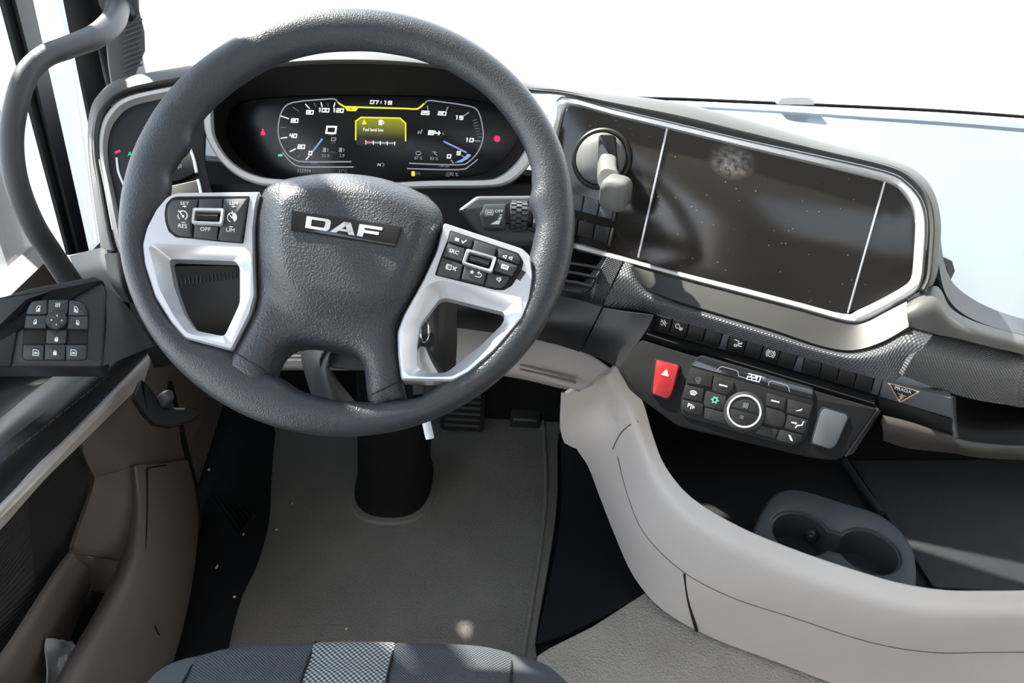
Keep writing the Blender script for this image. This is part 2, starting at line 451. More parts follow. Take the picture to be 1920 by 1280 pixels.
def loc2px(cx, cy, s, ang, shear=0):
    c, sn = math.cos(R(ang)), math.sin(R(ang))
    return lambda q: (cx + s * (q[0] * c + q[1] * sn + shear * q[1] * c), cy + s * (q[0] * sn - q[1] * c + shear * q[1] * sn))
def icon(pl, cx, cy, s, ang, lines, w, h, m, parent, polys=(), name='icon', shear=0):
    f = loc2px(cx, cy, s, ang, shear)
    return strokes(name, pl, [[f(q) for q in l] for l in lines], w, h, m, parent, [[f(q) for q in p] for p in polys])
def arc(cx, cy, r, a0, a1, n=12, ry=None): return [(cx + r * math.cos(R(a0 + (a1 - a0) * k / n)), cy + (ry or r) * math.sin(R(a0 + (a1 - a0) * k / n))) for k in range(n + 1)]
def text(pl, s, cx, cy, size, ang, h, m, parent, sx=1, name='lettering', shear=0, bold=0):
    """lettering of cap height size px centred on cx,cy of the photo, laid on the plane"""
    cu = bpy.data.curves.new('tmp', 'FONT'); cu.body = s; cu.align_x = 'CENTER'; cu.align_y = 'CENTER'; cu.size = 1; cu.offset = bold; cu.resolution_u = 3
    ob = bpy.data.objects.new('tmp', cu); COL.objects.link(ob); dg = bpy.context.evaluated_depsgraph_get()
    me = bpy.data.meshes.new_from_object(ob.evaluated_get(dg)); bpy.data.objects.remove(ob); bpy.data.curves.remove(cu)
    f = loc2px(cx, cy, size / .7, ang, shear)
    vs = []
    for v in me.vertices:
        x, y = f((v.co.x * sx, v.co.y)); vs.append(pl.hit(x, y, h) + pl.n * .0002)
    fs = [tuple(p.vertices) for p in me.polygons]; bpy.data.meshes.remove(me)
    return link(name, vs, fs, m, parent, smooth=False)
SEG = {'0': [[(0, 0), (1, 0), (1, 1), (0, 1), (0, 0)]], '1': [[(.5, 0), (.5, 1), (.2, 1)]], '2': [[(0, 1), (1, 1), (1, .5), (0, .5), (0, 0), (1, 0)]], '3': [[(0, 1), (1, 1), (1, 0), (0, 0)], [(.2, .5), (1, .5)]],
       '4': [[(0, 1), (0, .45), (1, .45)], [(.75, 1), (.75, 0)]], '5': [[(1, 1), (0, 1), (0, .52), (1, .52), (1, 0), (0, 0)]], '6': [[(1, 1), (0, 1), (0, 0), (1, 0), (1, .52), (0, .52)]],
       '7': [[(0, 1), (1, 1), (.55, 0)]], '8': [[(0, 0), (1, 0), (1, 1), (0, 1), (0, 0)], [(0, .5), (1, .5)]], '9': [[(0, 0), (1, 0), (1, 1), (0, 1), (0, .5), (1, .5)]], ':': [[(.5, .2), (.5, .3)], [(.5, .7), (.5, .8)]], '.': [[(.4, 0), (.5, 0)]], ' ': []}
def digits(pl, s, cx, cy, hh, ww, w, ang, h, m, parent, gap=.35, shear=.12, name='digits'):
    """squared instrument numerals, hh tall and ww wide each, in photo px"""
    n = len(s); tot = n * ww + (n - 1) * gap * ww; ls = []
    f = loc2px(cx, cy, 1, ang)
    for i, c in enumerate(s):
        x0 = -tot / 2 + i * ww * (1 + gap)
        for l in SEG[c]: ls.append([f((x0 + q[0] * ww + shear * (q[1] - .5) * hh, (q[1] - .5) * hh)) for q in l])
    return strokes(name, pl, ls, w, h, m, parent)
# ------------------------------------------------------------------ the cab shell and what is outside
ST = 'structure'
def quad_prism(name, pts, thick_dir, m, parent=None):
    a = [Vector(p) for p in pts]; b = [p + Vector(thick_dir) for p in a]; n = len(a)
    fs = [tuple(range(n)), tuple(range(2 * n - 1, n - 1, -1))] + [(i, n + i, n + (i + 1) % n, (i + 1) % n) for i in range(n)]
    o = link(name, a + b, fs, m, parent, smooth=False); fixn(o); return o
tag(box('floor', (.45, .1, -.03), (2.5, 3.1, .06), 'rubber'), kind=ST)
tag(box('ceiling', (.45, .53, 2.0), (2.5, 1.36, .06), 'headlining'), kind=ST)
tag(box('ceiling_rear', (.45, -1.1, 2.0), (2.5, .5, .06), 'headlining'), kind=ST)
tag(box('ceiling_left', (-.60, -.5, 2.0), (.4, .71, .06), 'headlining'), kind=ST)
tag(box('ceiling_right', (1.15, -.5, 2.0), (1.1, .71, .06), 'headlining'), kind=ST)
tag(box('added_hatch', (.1, -.5, 2.02), (1.0, .70, .008), 'glass'), kind=ST)  # roof hatch added to let soft light in from above
tag(box('wall_back', (.45, -1.33, .97), (2.5, .05, 2.0), 'headlining'), kind=ST)
wl = tag(box('wall_left', (-.80, -.84, .98), (.05, .95, 1.98), 'headlining'), kind=ST)
tag(box('wall_left_lower', (-.80, .76, .28), (.05, .92, .58), 'beige_shade_seam'), kind=ST)
tag(box('wall_left_upper', (-.80, .41, 1.87), (.05, 1.55, .22), 'headlining'), kind=ST)
tag(box('wall_right', (1.72, .08, .98), (.05, 2.9, 1.98), 'headlining'), kind=ST)
tag(box('wall_left_front', (-.80, 1.36, .24), (.05, .30, .46), 'plastic_dark'), kind=ST)
tag(box('wall_front', (.45, 1.53, .36), (2.5, .05, .74), 'plastic_dark'), kind=ST)
tag(box('wall_front_upper', (.45, 1.19, 1.96), (2.5, .05, .06), 'headlining'), kind=ST)
tag(quad_prism('window_1', [(-.72, 1.49, .74), (1.68, 1.49, .74), (1.68, 1.18, 1.95), (-.72, 1.18, 1.95)], (0, .006, 0), 'glass'), kind=ST)
tag(quad_prism('window_2', [(-.79, .22, .55), (-.79, 1.22, .55), (-.79, 1.16, 1.76), (-.79, .22, 1.76)], (-.005, 0, 0), 'glass'), kind=ST)
tag(box('sun_leak_stop', (.45, 1.468, .72), (2.5, .012, .14), 'plastic_dark'), kind=ST)  # thin box added behind the deck edge to stop sun leaking under it
tag(box('sun_spot_block', (-.722, 1.45, .90), (.08, .04, .34), 'plastic'), kind=ST)  # box added at the pillar base to block a sun spot on the floor
# black line along the foot of the windscreen, with the small white cap on it
seal = [Q(1150, 183, y=1.455), Q(1280, 186, y=1.455), Q(1420, 192, y=1.455), Q(1560, 198, y=1.455), Q(1750, 207, y=1.455), Q(1920, 219, y=1.45), Q(2150, 238, y=1.44)]
tag(tube('trim_1', seal, .0030, 'rubber', sub=3, seg=10), kind=ST)
wp = Plane(Q(1490, 188, y=1.44), Vector((0, -1, .25)))
tag(prism('washer_cap', wp, fil([(1458, 193), (1464, 182), (1516, 181), (1530, 190), (1528, 197), (1460, 196)], 6), -.02, 0, 'white_paint', bev=.003), 'small pale plastic cap on the black seal at the foot of the windscreen', 'cap')
# left pillar strips: front door frame, narrow pane showing the added white panel, black seal, ribbed inner trim
def strip(name, bl, br, tl, tr, x, m, d=.05, up=2.1, kind=ST):
    a, b, c, e = Q(*bl, x=x), Q(*br, x=x), Q(*tl, x=x), Q(*tr, x=x)
    pts = []
    for lo, hi in ((a, c), (b, e)):
        k = hi + (hi - lo) * .12; pts.append([lo, k, Vector((x, min(k.y, 1.40) - (1.9 - k.z) * .25, 1.9))])
    o = quad_prism(name, [pts[0][0], pts[1][0], pts[1][1], pts[1][2], pts[0][2], pts[0][1]], (-d, 0, 0), m); tag(o, kind=kind); return o
strip('trim_2', (131, 478), (150, 474), (5, 0), (30, 0), -.73, 'rubber', .006)
strip('trim_3', (149, 474), (167, 470), (29, 0), (62, 0), -.722, 'plastic', .006)
strip('window_4', (166, 470), (192, 466), (61, 0), (126, 0), -.74, 'glass', .004)
strip('trim_5', (185, 300), (216, 250), (125, 0), (165, 0), -.735, 'rubber', .006)
strip('trim_6', (216, 250), (236, 200), (164, 0), (203, 0), -.74, 'plastic', .006)
# ribbed inner trim of the pillar, each rib built
AP = Plane(Q(235, 90, d=1.24), Vector((.45, -.85, .25)))
pil = thing('windscreen_pillar_trim', 'dark pillar cover with a grille of fine ribs behind the left grab handle', 'pillar trim', Q(240, 120, d=1.26))
prism('cover', AP, [(205, -260), (262, -260), (262, 20), (272, 60), (273, 95), (258, 132), (240, 190), (214, 190), (203, 120), (196, 40)], -.04, 0, 'pillar_grey', pil, bev=.003)
prism('cap', AP, [(236, -20), (256, -20), (262, 24), (238, 36)], 0, .004, 'blank', pil, bev=.002)
for k in range(10):
    y = 40 + k * 9.4
    prism('rib', AP, [(230, y + 8), (267, y - 6), (268, y - 2), (231, y + 12)], 0, .004, 'pillar_grey', pil, bev=.0008)
cp = thing('added_white_panel', 'white panel added outside the narrow pane to block sun and look bright', 'panel', (-.97, 1.68, .05))  # added outside to keep sun off the floor and fill the pane with white
box('skin', (-.97, 1.70, .62), (.03, .74, 1.16), 'white_paint', cp, bev=.01)
# unseen mirror added outside the driver's window to keep sun off the seat
dm = thing('added_mirror', 'tall black mirror on two arms, added out of view to shade the seat', 'mirror', (-1.08, 1.22, 1.08))
box('housing', (-1.08, 1.24, 1.46), (.27, .15, .74), 'plastic', dm, bev=.05)
box('mirror_glass', (-1.08, 1.163, 1.46), (.21, .006, .66), 'chrome', dm, bev=.002)
for z in (1.24, 1.70): tube('arm', [Vector((-1.0, 1.27, z)), Vector((-.88, 1.31, z)), Vector((-.79, 1.30, z))], .018, 'plastic', dm, seg=12, sub=3)
# ------------------------------------------------------------------ grab handle
hb = thing('grab_handle', 'thick black curved grab handle beside the left windscreen pillar', 'handle', Q(140, 540, d=1.12))
tube('grip', [Q(222, 10, d=1.22), Q(212, 40, d=1.16), Q(180, 68, d=1.11), Q(130, 88, d=1.07), Q(84, 106, d=1.04), Q(50, 140, d=1.02), Q(30, 200, d=1.01), Q(22, 270, d=1.01), Q(32, 345, d=1.02), Q(62, 420, d=1.05), Q(100, 480, d=1.09), Q(140, 540, d=1.13)],
     [.0165, .0165, .0155, .014, .0135, .0135, .0135, .0135, .014, .014, .0145, .015], 'leather_fine', hb, seg=22, sub=7)
lathe('mount', Q(222, 8, d=1.23), Vector((-.3, -.6, -.3)), [(.03, 0), (.03, .008), (.022, .016), (0, .016)], 'plastic', hb)
# ------------------------------------------------------------------ floor coverings
ZP = lambda z: Plane(Vector((0, 0, z)), Vector((0, 0, 1)))
mp = crv([(530, 640), (515, 810), (508, 900), (503, 980), (480, 1060), (448, 1130), (424, 1240), (410, 1400), (985, 1400), (1004, 1205), (1028, 1062), (1044, 950), (1046, 830), (1040, 640)], 5, True)
fm = thing('carpet_mat', 'grey brown carpet mat on the floor under the steering wheel', 'mat', (-.2, 1.0, .004))
prism('pile', ZP(.012), mp, -.011, 0, 'carpet', fm, bev=.004)
tube('ridge', [Q(1012, 700, z=.012), Q(1021, 830, z=.012), Q(1024, 920, z=.012), Q(1016, 1010, z=.012), Q(1001, 1110, z=.012), Q(984, 1215, z=.012), Q(970, 1330, z=.012)], .0045, 'carpet', fm, seg=10)
lm = thing('rubber_mat', 'black rubber mat with raised ribs between the door and the carpet', 'mat', (-.62, 1.0, .002))
prism('sheet', ZP(.010), crv([(330, 640), (540, 640), (522, 810), (512, 900), (507, 985), (482, 1066), (450, 1136), (426, 1240), (412, 1400), (240, 1400), (300, 1250), (340, 1100), (330, 850)], 4, True), -.008, 0, 'rubber', lm, bev=.003)
for k in range(6):
    tube('rib', [Q(402 + k * 11, 928 + k * 3, z=.012), Q(436 + k * 9, 975 - k * 4, z=.012), Q(452 + k * 6, 1000 - k * 8, z=.012)], .004, 'rubber', lm, seg=8, sub=3)
st = patch('trim_8', [[Q(1052, 700, z=.02), Q(1052, 830, z=.01), Q(1052, 950, z=.01), Q(1036, 1062, z=.01), Q(1004, 1206, z=.01)],
                      [Q(1078, 690, z=.05), Q(1080, 840, z=.04), Q(1100, 960, z=.035), Q(1100, 1060, z=.035), Q(1090, 1175, z=.045)],
                      [Q(1110, 690, z=.06), Q(1128, 850, z=.05), Q(1170, 980, z=.045), Q(1200, 1070, z=.05), Q(1225, 1105, z=.055)]], 'plastic', thick=.004)
tag(st, kind=ST)
tc_ = thing('tunnel_carpet', 'light beige carpet over the raised floor at the foot of the beige console', 'carpet', (.4, .7, .05))
prism('pile', ZP(.062), [(1008, 1226), (1030, 1212), (1110, 1172), (1210, 1108), (1330, 1060), (1900, 1060), (2300, 1200), (2300, 1500), (980, 1500)], -.06, 0, 'tunnel_carpet', tc_, bev=.006)
for i, (x, y, a) in enumerate([(457, 1003, 80), (364, 940, 30), (407, 1064, 80), (519, 994, 40), (548, 945, 60), (440, 1120, 20), (392, 882, 45), (650, 1180, 70)]):
    c = Q(x, y, z=.013); r = Matrix.Rotation(R(a), 3, 'Z')
    o = box('crumb', c + Vector((0, 0, .0025)), (.008 if i in (1, 2) else .0055, .0035, .004), 'crumb', bev=.0014, rot=r)
    tag(o, ['crumb on the black mat nearest the door bulge', 'pale crumb right beside the black door seal', 'crumb on the black mat edge lower than the others', 'crumb at the left border of the carpet mat', 'crumb on the carpet just right of the black mat', 'crumb near the seat on the left carpet border', 'crumb high on the black mat beside the door', 'crumb on the carpet just in front of the seat'][i], 'crumb', 'crumbs on the driver floor')

# ------------------------------------------------------------------ steering wheel
WH = Plane(Q(659.5, 396.2, d=.818), nrm(-4.35, 46.2))
wheel = thing('steering_wheel', 'large black four-spoke steering wheel with silver spoke trims', 'steering wheel', WH.p0)
RO = .2245
inner_px = [(650, 89), (720, 92), (790, 107), (850, 131), (905, 168), (950, 217), (980, 265), (996, 310), (998, 345), (992, 378), (1000, 400), (1006, 420), (1000, 450), (990, 490), (982, 540), (966, 586), (936, 629), (893, 676), (842, 708), (790, 742), (720, 750), (650, 751), (580, 737), (520, 705), (440, 655), (362, 630), (318, 586), (291, 520), (280, 460), (286, 428), (302, 392), (318, 355), (320, 322), (337, 294), (353, 278), (363, 240), (385, 210), (418, 178), (470, 140), (530, 110), (590, 94)]
ang_r = sorted((math.atan2(v, u), math.hypot(u, v)) for u, v in (WH.uv(x, y, .004) for x, y in inner_px))
def rin(t):
    n = len(ang_r)
    for i in range(n):
        a0, r0 = ang_r[i - 1]; a1, r1 = ang_r[i]
        if i == 0: a0 -= 2 * math.pi
        tt = t
        if i == 0 and t > a1: tt = t - 2 * math.pi
        if a0 <= tt <= a1:
            f = (tt - a0) / max(1e-9, a1 - a0); f = f * f * (3 - 2 * f); return r0 + (r1 - r0) * f
    return ang_r[-1][1] + 0
def rim():
    N, K = 220, 26; vs = []; fs = []
    for i in range(N):
        t = -math.pi + 2 * math.pi * i / N; ri = max(.160, rin(t)); ro = RO; c = (ri + ro) / 2; hw = (ro - ri) / 2; ht = .0175
        for k in range(K):
            a = 2 * math.pi * k / K; rr = c + hw * math.cos(a); h = ht * math.sin(a)
            vs.append(WH.P((rr * math.cos(t), rr * math.sin(t)), h))
    for i in range(N):
        j = (i + 1) % N
        for k in range(K):
            l = (k + 1) % K; fs.append((i * K + k, i * K + l, j * K + l, j * K + k))
    o = link('rim', vs, fs, 'rim_leather', wheel, ang=80); fixn(o)
rim()
hub_px = crv([(489, 364), (497, 350), (520, 337), (560, 328), (610, 323), (660, 324), (710, 331), (760, 346), (800, 366), (822, 386), (830, 406), (830, 424)], 4)[:-1] + \
    crv([(830, 424), (812, 472), (790, 524), (766, 570), (752, 594), (745, 618), (745, 650), (750, 690), (753, 712)], 3)[:-1] + [(753, 712), (760, 748), (702, 768)] + \
    crv([(690, 750), (686, 725), (684, 700), (677, 675), (660, 659), (630, 650), (597, 643), (565, 641), (540, 647), (522, 662), (512, 680), (506, 697)], 3)[:-1] + [(484, 744), (412, 694)] + \
    crv([(436, 655), (455, 620), (472, 586), (479, 556), (478, 500), (476, 440), (480, 390), (489, 364)], 3)[:-1]
hc = Vector(WH.uv(648, 430, .03)); pad_px = crv([(512, 400), (530, 362), (600, 345), (690, 350), (770, 375), (802, 420), (785, 490), (745, 550), (690, 572), (620, 570), (560, 558), (525, 520), (513, 460)], 4, True)
padp = [Vector(WH.uv(x, y, .03)) for x, y in pad_px]
def paddist(q):
    c = False; best = 9
    for i in range(len(padp)):
        a, b = padp[i - 1], padp[i]; ab = b - a; t = max(0, min(1, (q - a).dot(ab) / ab.length_squared)); best = min(best, (a + ab * t - q).length)
        if (a.y > q.y) != (b.y > q.y) and q.x < (b.x - a.x) * (q.y - a.y) / (b.y - a.y) + a.x: c = not c
    return best if c else -best
ss = lambda x: (lambda t: t * t * (3 - 2 * t))(max(0, min(1, x)))
def hubh(u, v, d):
    q = Vector((u, v)); pd = paddist(q)
    base = .004 + .014 * (1 - math.exp(-d / .006))
    h = base + .017 * ss((pd + .022) / .034) + .003 * (1 - ((q - hc).length / .09) ** 2 if (q - hc).length < .09 else 0)
    return h
dome('hub_cover', WH, hub_px, hubh, -.030, 'leather', wheel, step=.0052, hpx=.008)
def hseam(a, b):
    out = []
    for k in range(9):
        x, y = a[0] + (b[0] - a[0]) * k / 8, a[1] + (b[1] - a[1]) * k / 8; q = WH.uv(x, y, .016); out.append(WH.P(q, hubh(*q, .0065 if k in (0, 8) else .02) + .0001))
    tube('seam', out, .0006, 'rubber', wheel, seg=6, sub=1)
hseam((438, 660), (497, 694)); hseam((689, 744), (751, 714))
# silver trims of the two side spokes
def resamp(p, n):
    L = [0]
    for i in range(len(p)): L.append(L[-1] + math.dist(p[i], p[(i + 1) % len(p)]))
    out = []; k = 0
    for i in range(n):
        t = L[-1] * i / n
        while L[k + 1] < t: k += 1
        f = (t - L[k]) / max(1e-9, L[k + 1] - L[k]); a, b = p[k % len(p)], p[(k + 1) % len(p)]; out.append((a[0] + (b[0] - a[0]) * f, a[1] + (b[1] - a[1]) * f))
    return out
def spoke(outline, hole, hinge, pod):
    """silver spoke: flat face with a bevelled hole; the polygon is bridged around the hole"""
    o1 = [Vector(WH.uv(x, y, .016)) for x, y in fil(outline, 6, 3)]
    if area(o1) < 0: o1 = o1[::-1]
    hl = [Vector(WH.uv(x, y, .006)) for x, y in fil(hole, 9, 4)]
    if area(hl) < 0: hl = hl[::-1]
    f2 = [Vector(WH.uv(x, y, .016)) for x, y in fil(hinge, 9, 4)]
    if area(f2) < 0: f2 = f2[::-1]
    oi = [Vector(q) for q in offs(o1, .0016)]
    pts = o1 + oi + f2 + hl; n, m2 = len(o1), len(f2)
    E_ = [(i, (i + 1) % n) for i in range(n)] + [(n + i, n + (i + 1) % n) for i in range(n)] + [(2 * n + i, 2 * n + (i + 1) % m2) for i in range(m2)] + [(2 * n + m2 + i, 2 * n + m2 + (i + 1) % m2) for i in range(m2)]
    v2, _, f, _, _, _ = delaunay_2d_cdt(pts, E_, [], 0, 1e-7)
    def ins(q, poly):
        c = False
        for i in range(len(poly)):
            a, b = poly[i - 1], poly[i]
            if (a.y > q.y) != (b.y > q.y) and q.x < (b.x - a.x) * (q.y - a.y) / (b.y - a.y) + a.x: c = not c
        return c
    def ht(q):
        for p in o1:
            if (p - q).length < 1e-6: return .0135
        for p in hl:
            if (p - q).length < 1e-6: return .002
        return .0165
    fs = []
    for t in f:
        c = sum((v2[i] for i in t), Vector((0, 0))) / 3
        if ins(c, o1) and not ins(c, hl): fs.append(tuple(t))
    vs = [WH.P(q, ht(q)) for q in v2]; b = len(vs)
    vs += [WH.P(q, -.012) for q in o1] + [WH.P(q, -.012) for q in hl]
    idx = lambda q: min(range(b), key=lambda i: (v2[i] - q).length)
    io = [idx(q) for q in o1]; ih = [idx(q) for q in hl]
    for i in range(n): fs.append((io[i], io[(i + 1) % n], b + (i + 1) % n, b + i))
    for i in range(m2): fs.append((ih[(i + 1) % m2], ih[i], b + n + i, b + n + (i + 1) % m2))
    o = link('spoke_trim', vs, fs, 'silver', wheel, ang=30); fixn(o); return o
spoke([(330, 360), (488, 358), (481, 385), (476, 430), (477, 500), (479, 552), (470, 588), (435, 657), (346, 634), (320, 604), (290, 556), (270, 495), (266, 458), (274, 426), (292, 391), (312, 368)],
      [(314, 483), (440, 487), (448, 500), (448, 566), (419, 629), (364, 618), (342, 586), (324, 536)],
      [(277, 456), (466, 464), (471, 482), (469, 556), (432, 648), (350, 624), (327, 594), (298, 540)], None)
spoke([(832, 416), (895, 437), (980, 465), (994, 478), (1000, 515), (994, 560), (981, 596), (928, 657), (879, 699), (850, 714), (752, 712), (746, 665), (745, 622), (757, 589), (793, 524), (818, 470)],
      [(783, 690), (781, 645), (788, 606), (822, 560), (836, 556), (948, 584), (944, 604), (903, 645), (846, 690), (833, 698), (803, 697)],
      [(758, 704), (753, 660), (753, 620), (800, 534), (826, 525), (985, 560), (977, 592), (924, 648), (876, 690), (848, 706), (800, 707)], None)
# badge with lettering
bq = [(546, 393), (754, 424), (742, 462), (542, 430)]
bp = prism('badge', WH, fil(bq, 4, 3), .030, .0395, 'badge_black', wheel, bev=.0012)
def bmap(q):
    a, b, c, d = [Vector(p) for p in bq]; return tuple(d + (c - d) * q[0] + ((a - d) + ((b - c) - (a - d)) * q[0]) * q[1])
L0, L1 = .21, .80
def LY(y): return L0 + (L1 - L0) * y
def letter(polys): return [[bmap((x, LY(y))) for x, y in p] for p in polys]
D_ = [[(.145, 0), (.195, 0), (.195, 1), (.145, 1)], [(.195, .78), (.315, .78), (.34, 1), (.195, 1)], [(.195, 0), (.34, 0), (.315, .22), (.195, .22)], [(.315, .22), (.34, 0), (.362, .12), (.368, .3), (.32, .42)], [(.32, .42), (.368, .3), (.37, .75), (.322, .62)], [(.322, .62), (.37, .75), (.362, .92), (.34, 1), (.315, .78)]]
A_ = [[(.375, 0), (.432, 0), (.545, 1), (.485, 1)], [(.485, 1), (.545, 1), (.605, 0), (.548, 0)], [(.455, .2), (.575, .2), (.567, .38), (.475, .38)]]
F_ = [[(.625, 0), (.68, 0), (.68, 1), (.625, 1)], [(.68, .76), (.835, .76), (.835, 1), (.68, 1)], [(.68, .34), (.815, .34), (.815, .58), (.68, .58)]]
strokes('lettering', WH, [], 1, .0397, 'badge_silver', bp, letter(D_ + A_ + F_))
# left switch pod
HB = .021
prism('pod', WH, fil([(308, 400), (311, 382), (321, 371), (331, 368), (468, 367), (456, 456), (408, 452), (362, 447), (329, 444), (316, 434), (310, 418)], 3), 0, .0175, 'plastic_dark', wheel, bev=.0004)
B1 = prism('button', WH, fil([(312, 400), (314, 385), (324, 374), (371, 373), (369, 388), (360, 421), (360, 443), (332, 440), (320, 431), (314, 417)], 4), .012, HB, 'button', wheel, bev=.0016)
B2 = prism('button', WH, [(373, 373), (417, 372), (415, 404), (370, 404)], .012, HB, 'button', wheel, bev=.001)
B3 = prism('button', WH, [(365, 405), (411, 405), (406, 448.5), (362.5, 444)], .012, HB, 'button', wheel, bev=.001)
B4 = prism('button', WH, fil([(419, 372), (464, 371), (452, 452.5), (408, 448.5), (416, 410)], 2), .012, HB, 'button', wheel, bev=.0012)
def frame4(name, q, wpx, h0, h1, m, parent):
    o = fil(q, 4, 3); c = (sum(p[0] for p in q) / 4, sum(p[1] for p in q) / 4)
    sx = 1 - wpx / (max(p[0] for p in q) - c[0]); sy = 1 - wpx / (max(p[1] for p in q) - c[1])
    i = [(c[0] + (p[0] - c[0]) * sx, c[1] + (p[1] - c[1]) * sy) for p in o]
    return ringloft(name, WH, o, i, [(0, h0), (0, h1 - .001), (.15, h1), (.7, h1 - .0005), (1, h1 - .003), (1, h0)], m, parent)
def roller(q, h0, h1, parent):
    """thumb wheel: half barrel with fine ridges"""
    P4 = [Vector(WH.uv(x, y, h1 - .002)) for x, y in q]; a, b, c, d = P4; vs = []; fs = []; N = 14
    for k in range(N + 1):
        t = k / N; l = a + (d - a) * t; r = b + (c - b) * t; h = h0 + (h1 - h0) * math.sin(math.pi * (.12 + .76 * t)) + (.0004 if k % 2 else 0)
        vs += [WH.P(l, h), WH.P(r, h)]
    n = len(vs); vs += [WH.P(a, h0 - .003), WH.P(b, h0 - .003), WH.P(d, h0 - .003), WH.P(c, h0 - .003)]
    for k in range(N): fs.append((2 * k, 2 * k + 1, 2 * k + 3, 2 * k + 2))
    fs += [(n, n + 1, 1, 0), (2 * N, 2 * N + 1, n + 3, n + 2), tuple([n] + [2 * k for k in range(N + 1)] + [n + 2]), tuple([n + 1] + [2 * k + 1 for k in range(N + 1)] + [n + 3])]
    o = link('thumb_wheel', vs, fs, 'badge_black', wheel, smooth=False); fixn(o)
    return o
frame4('roller_frame', [(361, 388.5), (420, 389.5), (416, 421), (358, 418)], 7.5, .016, .0255, 'silver', wheel)
roller([(372, 395), (411, 395.5), (408, 417), (369, 415.5)], .014, .0255, wheel)
WP = 'white_print'; hp = HB + .0001; A1 = 3
text(WH, 'SET', 346, 381.5, 6, A1, hp, WP, B1, 1.25); text(WH, 'RES', 342.3, 424, 7.2, A1 + 2, hp, WP, B1, 1.1)
icon(WH, 346, 387, 1, A1, [[(-3, 0), (3, 0)], [(0, 2), (0, -2)]], 1.2, hp, WP, B1); icon(WH, 344, 417, 1, A1, [[(-3, 0), (3, 0)]], 1.3, hp, WP, B1)
icon(WH, 342.5, 404, 8.6, A1, [arc(0, 0, 1, -50, 125, 16), arc(0, 0, 1, 175, 230, 6), [(-.95, 1), (.1, -.1)]], 2.0, hp, WP, B1, polys=[arc(.1, -.15, .28, 0, 360, 10)])
text(WH, 'LIM', 438, 381.5, 6, A1, hp, WP, B4, 1.25); text(WH, 'LIM', 432, 431.5, 7.2, A1 + 2, hp, WP, B4, 1.1)
icon(WH, 437.5, 387, 1, A1, [[(-3, 0), (3, 0)], [(0, 2), (0, -2)]], 1.2, hp, WP, B4); icon(WH, 433, 425, 1, A1, [[(-3, 0), (3, 0)]], 1.3, hp, WP, B4)
icon(WH, 435, 407.5, 8.6, A1, [arc(0, 0, 1, 100, 250, 14), [(-.75, .75), (0, -.1)], [(0, 1.3), (.05, .7)]], 1.8, hp, WP, B4, polys=[[(0, 0)] + arc(0, 0, 1.1, -60, 75, 12)])
text(WH, 'OFF', 385, 430, 7.2, A1 + 1, hp, WP, B3, 1.1)
# right switch pod
prism('pod', WH, fil([(844, 431), (889, 446), (934, 461), (972, 474), (982, 490), (979, 503), (971, 518), (960, 535), (945, 543.5), (929, 543), (904, 537), (863, 527), (815, 515), (827, 480), (838, 452)], 3), 0, .0175, 'plastic_dark', wheel, bev=.0004)
RB = []
for q, b in (([(846, 434), (887, 448.5), (883, 464), (841, 453)], .001), ([(840.5, 455.5), (872, 466), (865.5, 490), (831, 480)], .001), ([(829, 482.5), (868, 496.5), (862, 523), (819, 513.5)], .001),
             ([(891, 449.5), (931, 463), (926, 486), (884, 472)], .001), ([(873, 490), (914, 505), (907, 533), (865, 523)], .001),
             ([(934, 464), (969, 476.5), (975, 485), (973.5, 495), (934.5, 482.5)], .0012), ([(934, 485), (971.5, 498), (960, 517.5), (926, 507)], .001), ([(916, 511.5), (956, 519), (949, 533), (941, 538.5), (929, 538.5), (909, 534)], .0014)):
    RB.append(prism('button', WH, fil(q, 2, 2), .012, HB, 'button', wheel, bev=b))
frame4('roller_frame', [(875, 465), (932, 481.5), (922.5, 510.5), (866, 492)], 8.5, .016, .0255, 'silver', wheel)
roller([(884, 474), (920.5, 485), (914, 503), (878.5, 491.5)], .014, .0255, wheel)
prism('clip', WH, [(978, 505), (986, 510), (975, 526), (967, 521)], .010, .0172, 'plastic_mid', wheel, bev=.0003)
A2 = 17
icon(WH, 857, 449, 4, A2, [], 1, hp, WP, RB[0], polys=[[(-1, -.7), (.9, -.7), (.9, .7), (-1, .7)]]); icon(WH, 869.5, 452.5, 3.6, A2, [[(-1, 0), (-.2, -.8), (1.1, .9)]], 1.7, hp, WP, RB[0])
text(WH, 'SRC', 851, 472, 7, A2, hp, WP, RB[1], 1.1)
icon(WH, 841, 500, 4.6, A2, [[(.45, .6), (-.2, 0), (.45, -.6)]], 1.2, hp, 'button', RB[2]); icon(WH, 841.5, 500.5, 4.6, A2, [[(-1, -.9), (1, -.9), (1, .9), (-1, .9), (-1, -.9)], [(-.5, .9), (-.5, -.9)], [(.1, .6), (.1, -.6)]], 1.6, hp, WP, RB[2]); icon(WH, 852, 503.5, 3, A2, [[(-1, -1), (1, 1)], [(-1, 1), (1, -1)]], 1.6, hp, WP, RB[2])
star = [((1 if i % 2 == 0 else .42) * math.sin(math.pi * i / 5), (1 if i % 2 == 0 else .42) * math.cos(math.pi * i / 5)) for i in range(10)]
icon(WH, 885, 510, 4.8, A2, [], 1, hp, WP, RB[4], polys=[star]); icon(WH, 897, 514.5, 5, A2, [[(-1, -.9), (.7, -.9), (1.1, -.4), (1.1, .2), (.6, .6), (-.4, .6)], [(.1, 1.1), (-.5, .6), (.1, .1)]], 1.5, hp, WP, RB[4])
for cx, cy in ((946, 481), (957, 483.5)): icon(WH, cx, cy, 3.2, A2, [[(1, .9), (-.3, .35), (-.8, .35), (-.8, -.4), (-.3, -.4), (1, -.9), (1, .9)]], 1.1, hp, WP, RB[5])
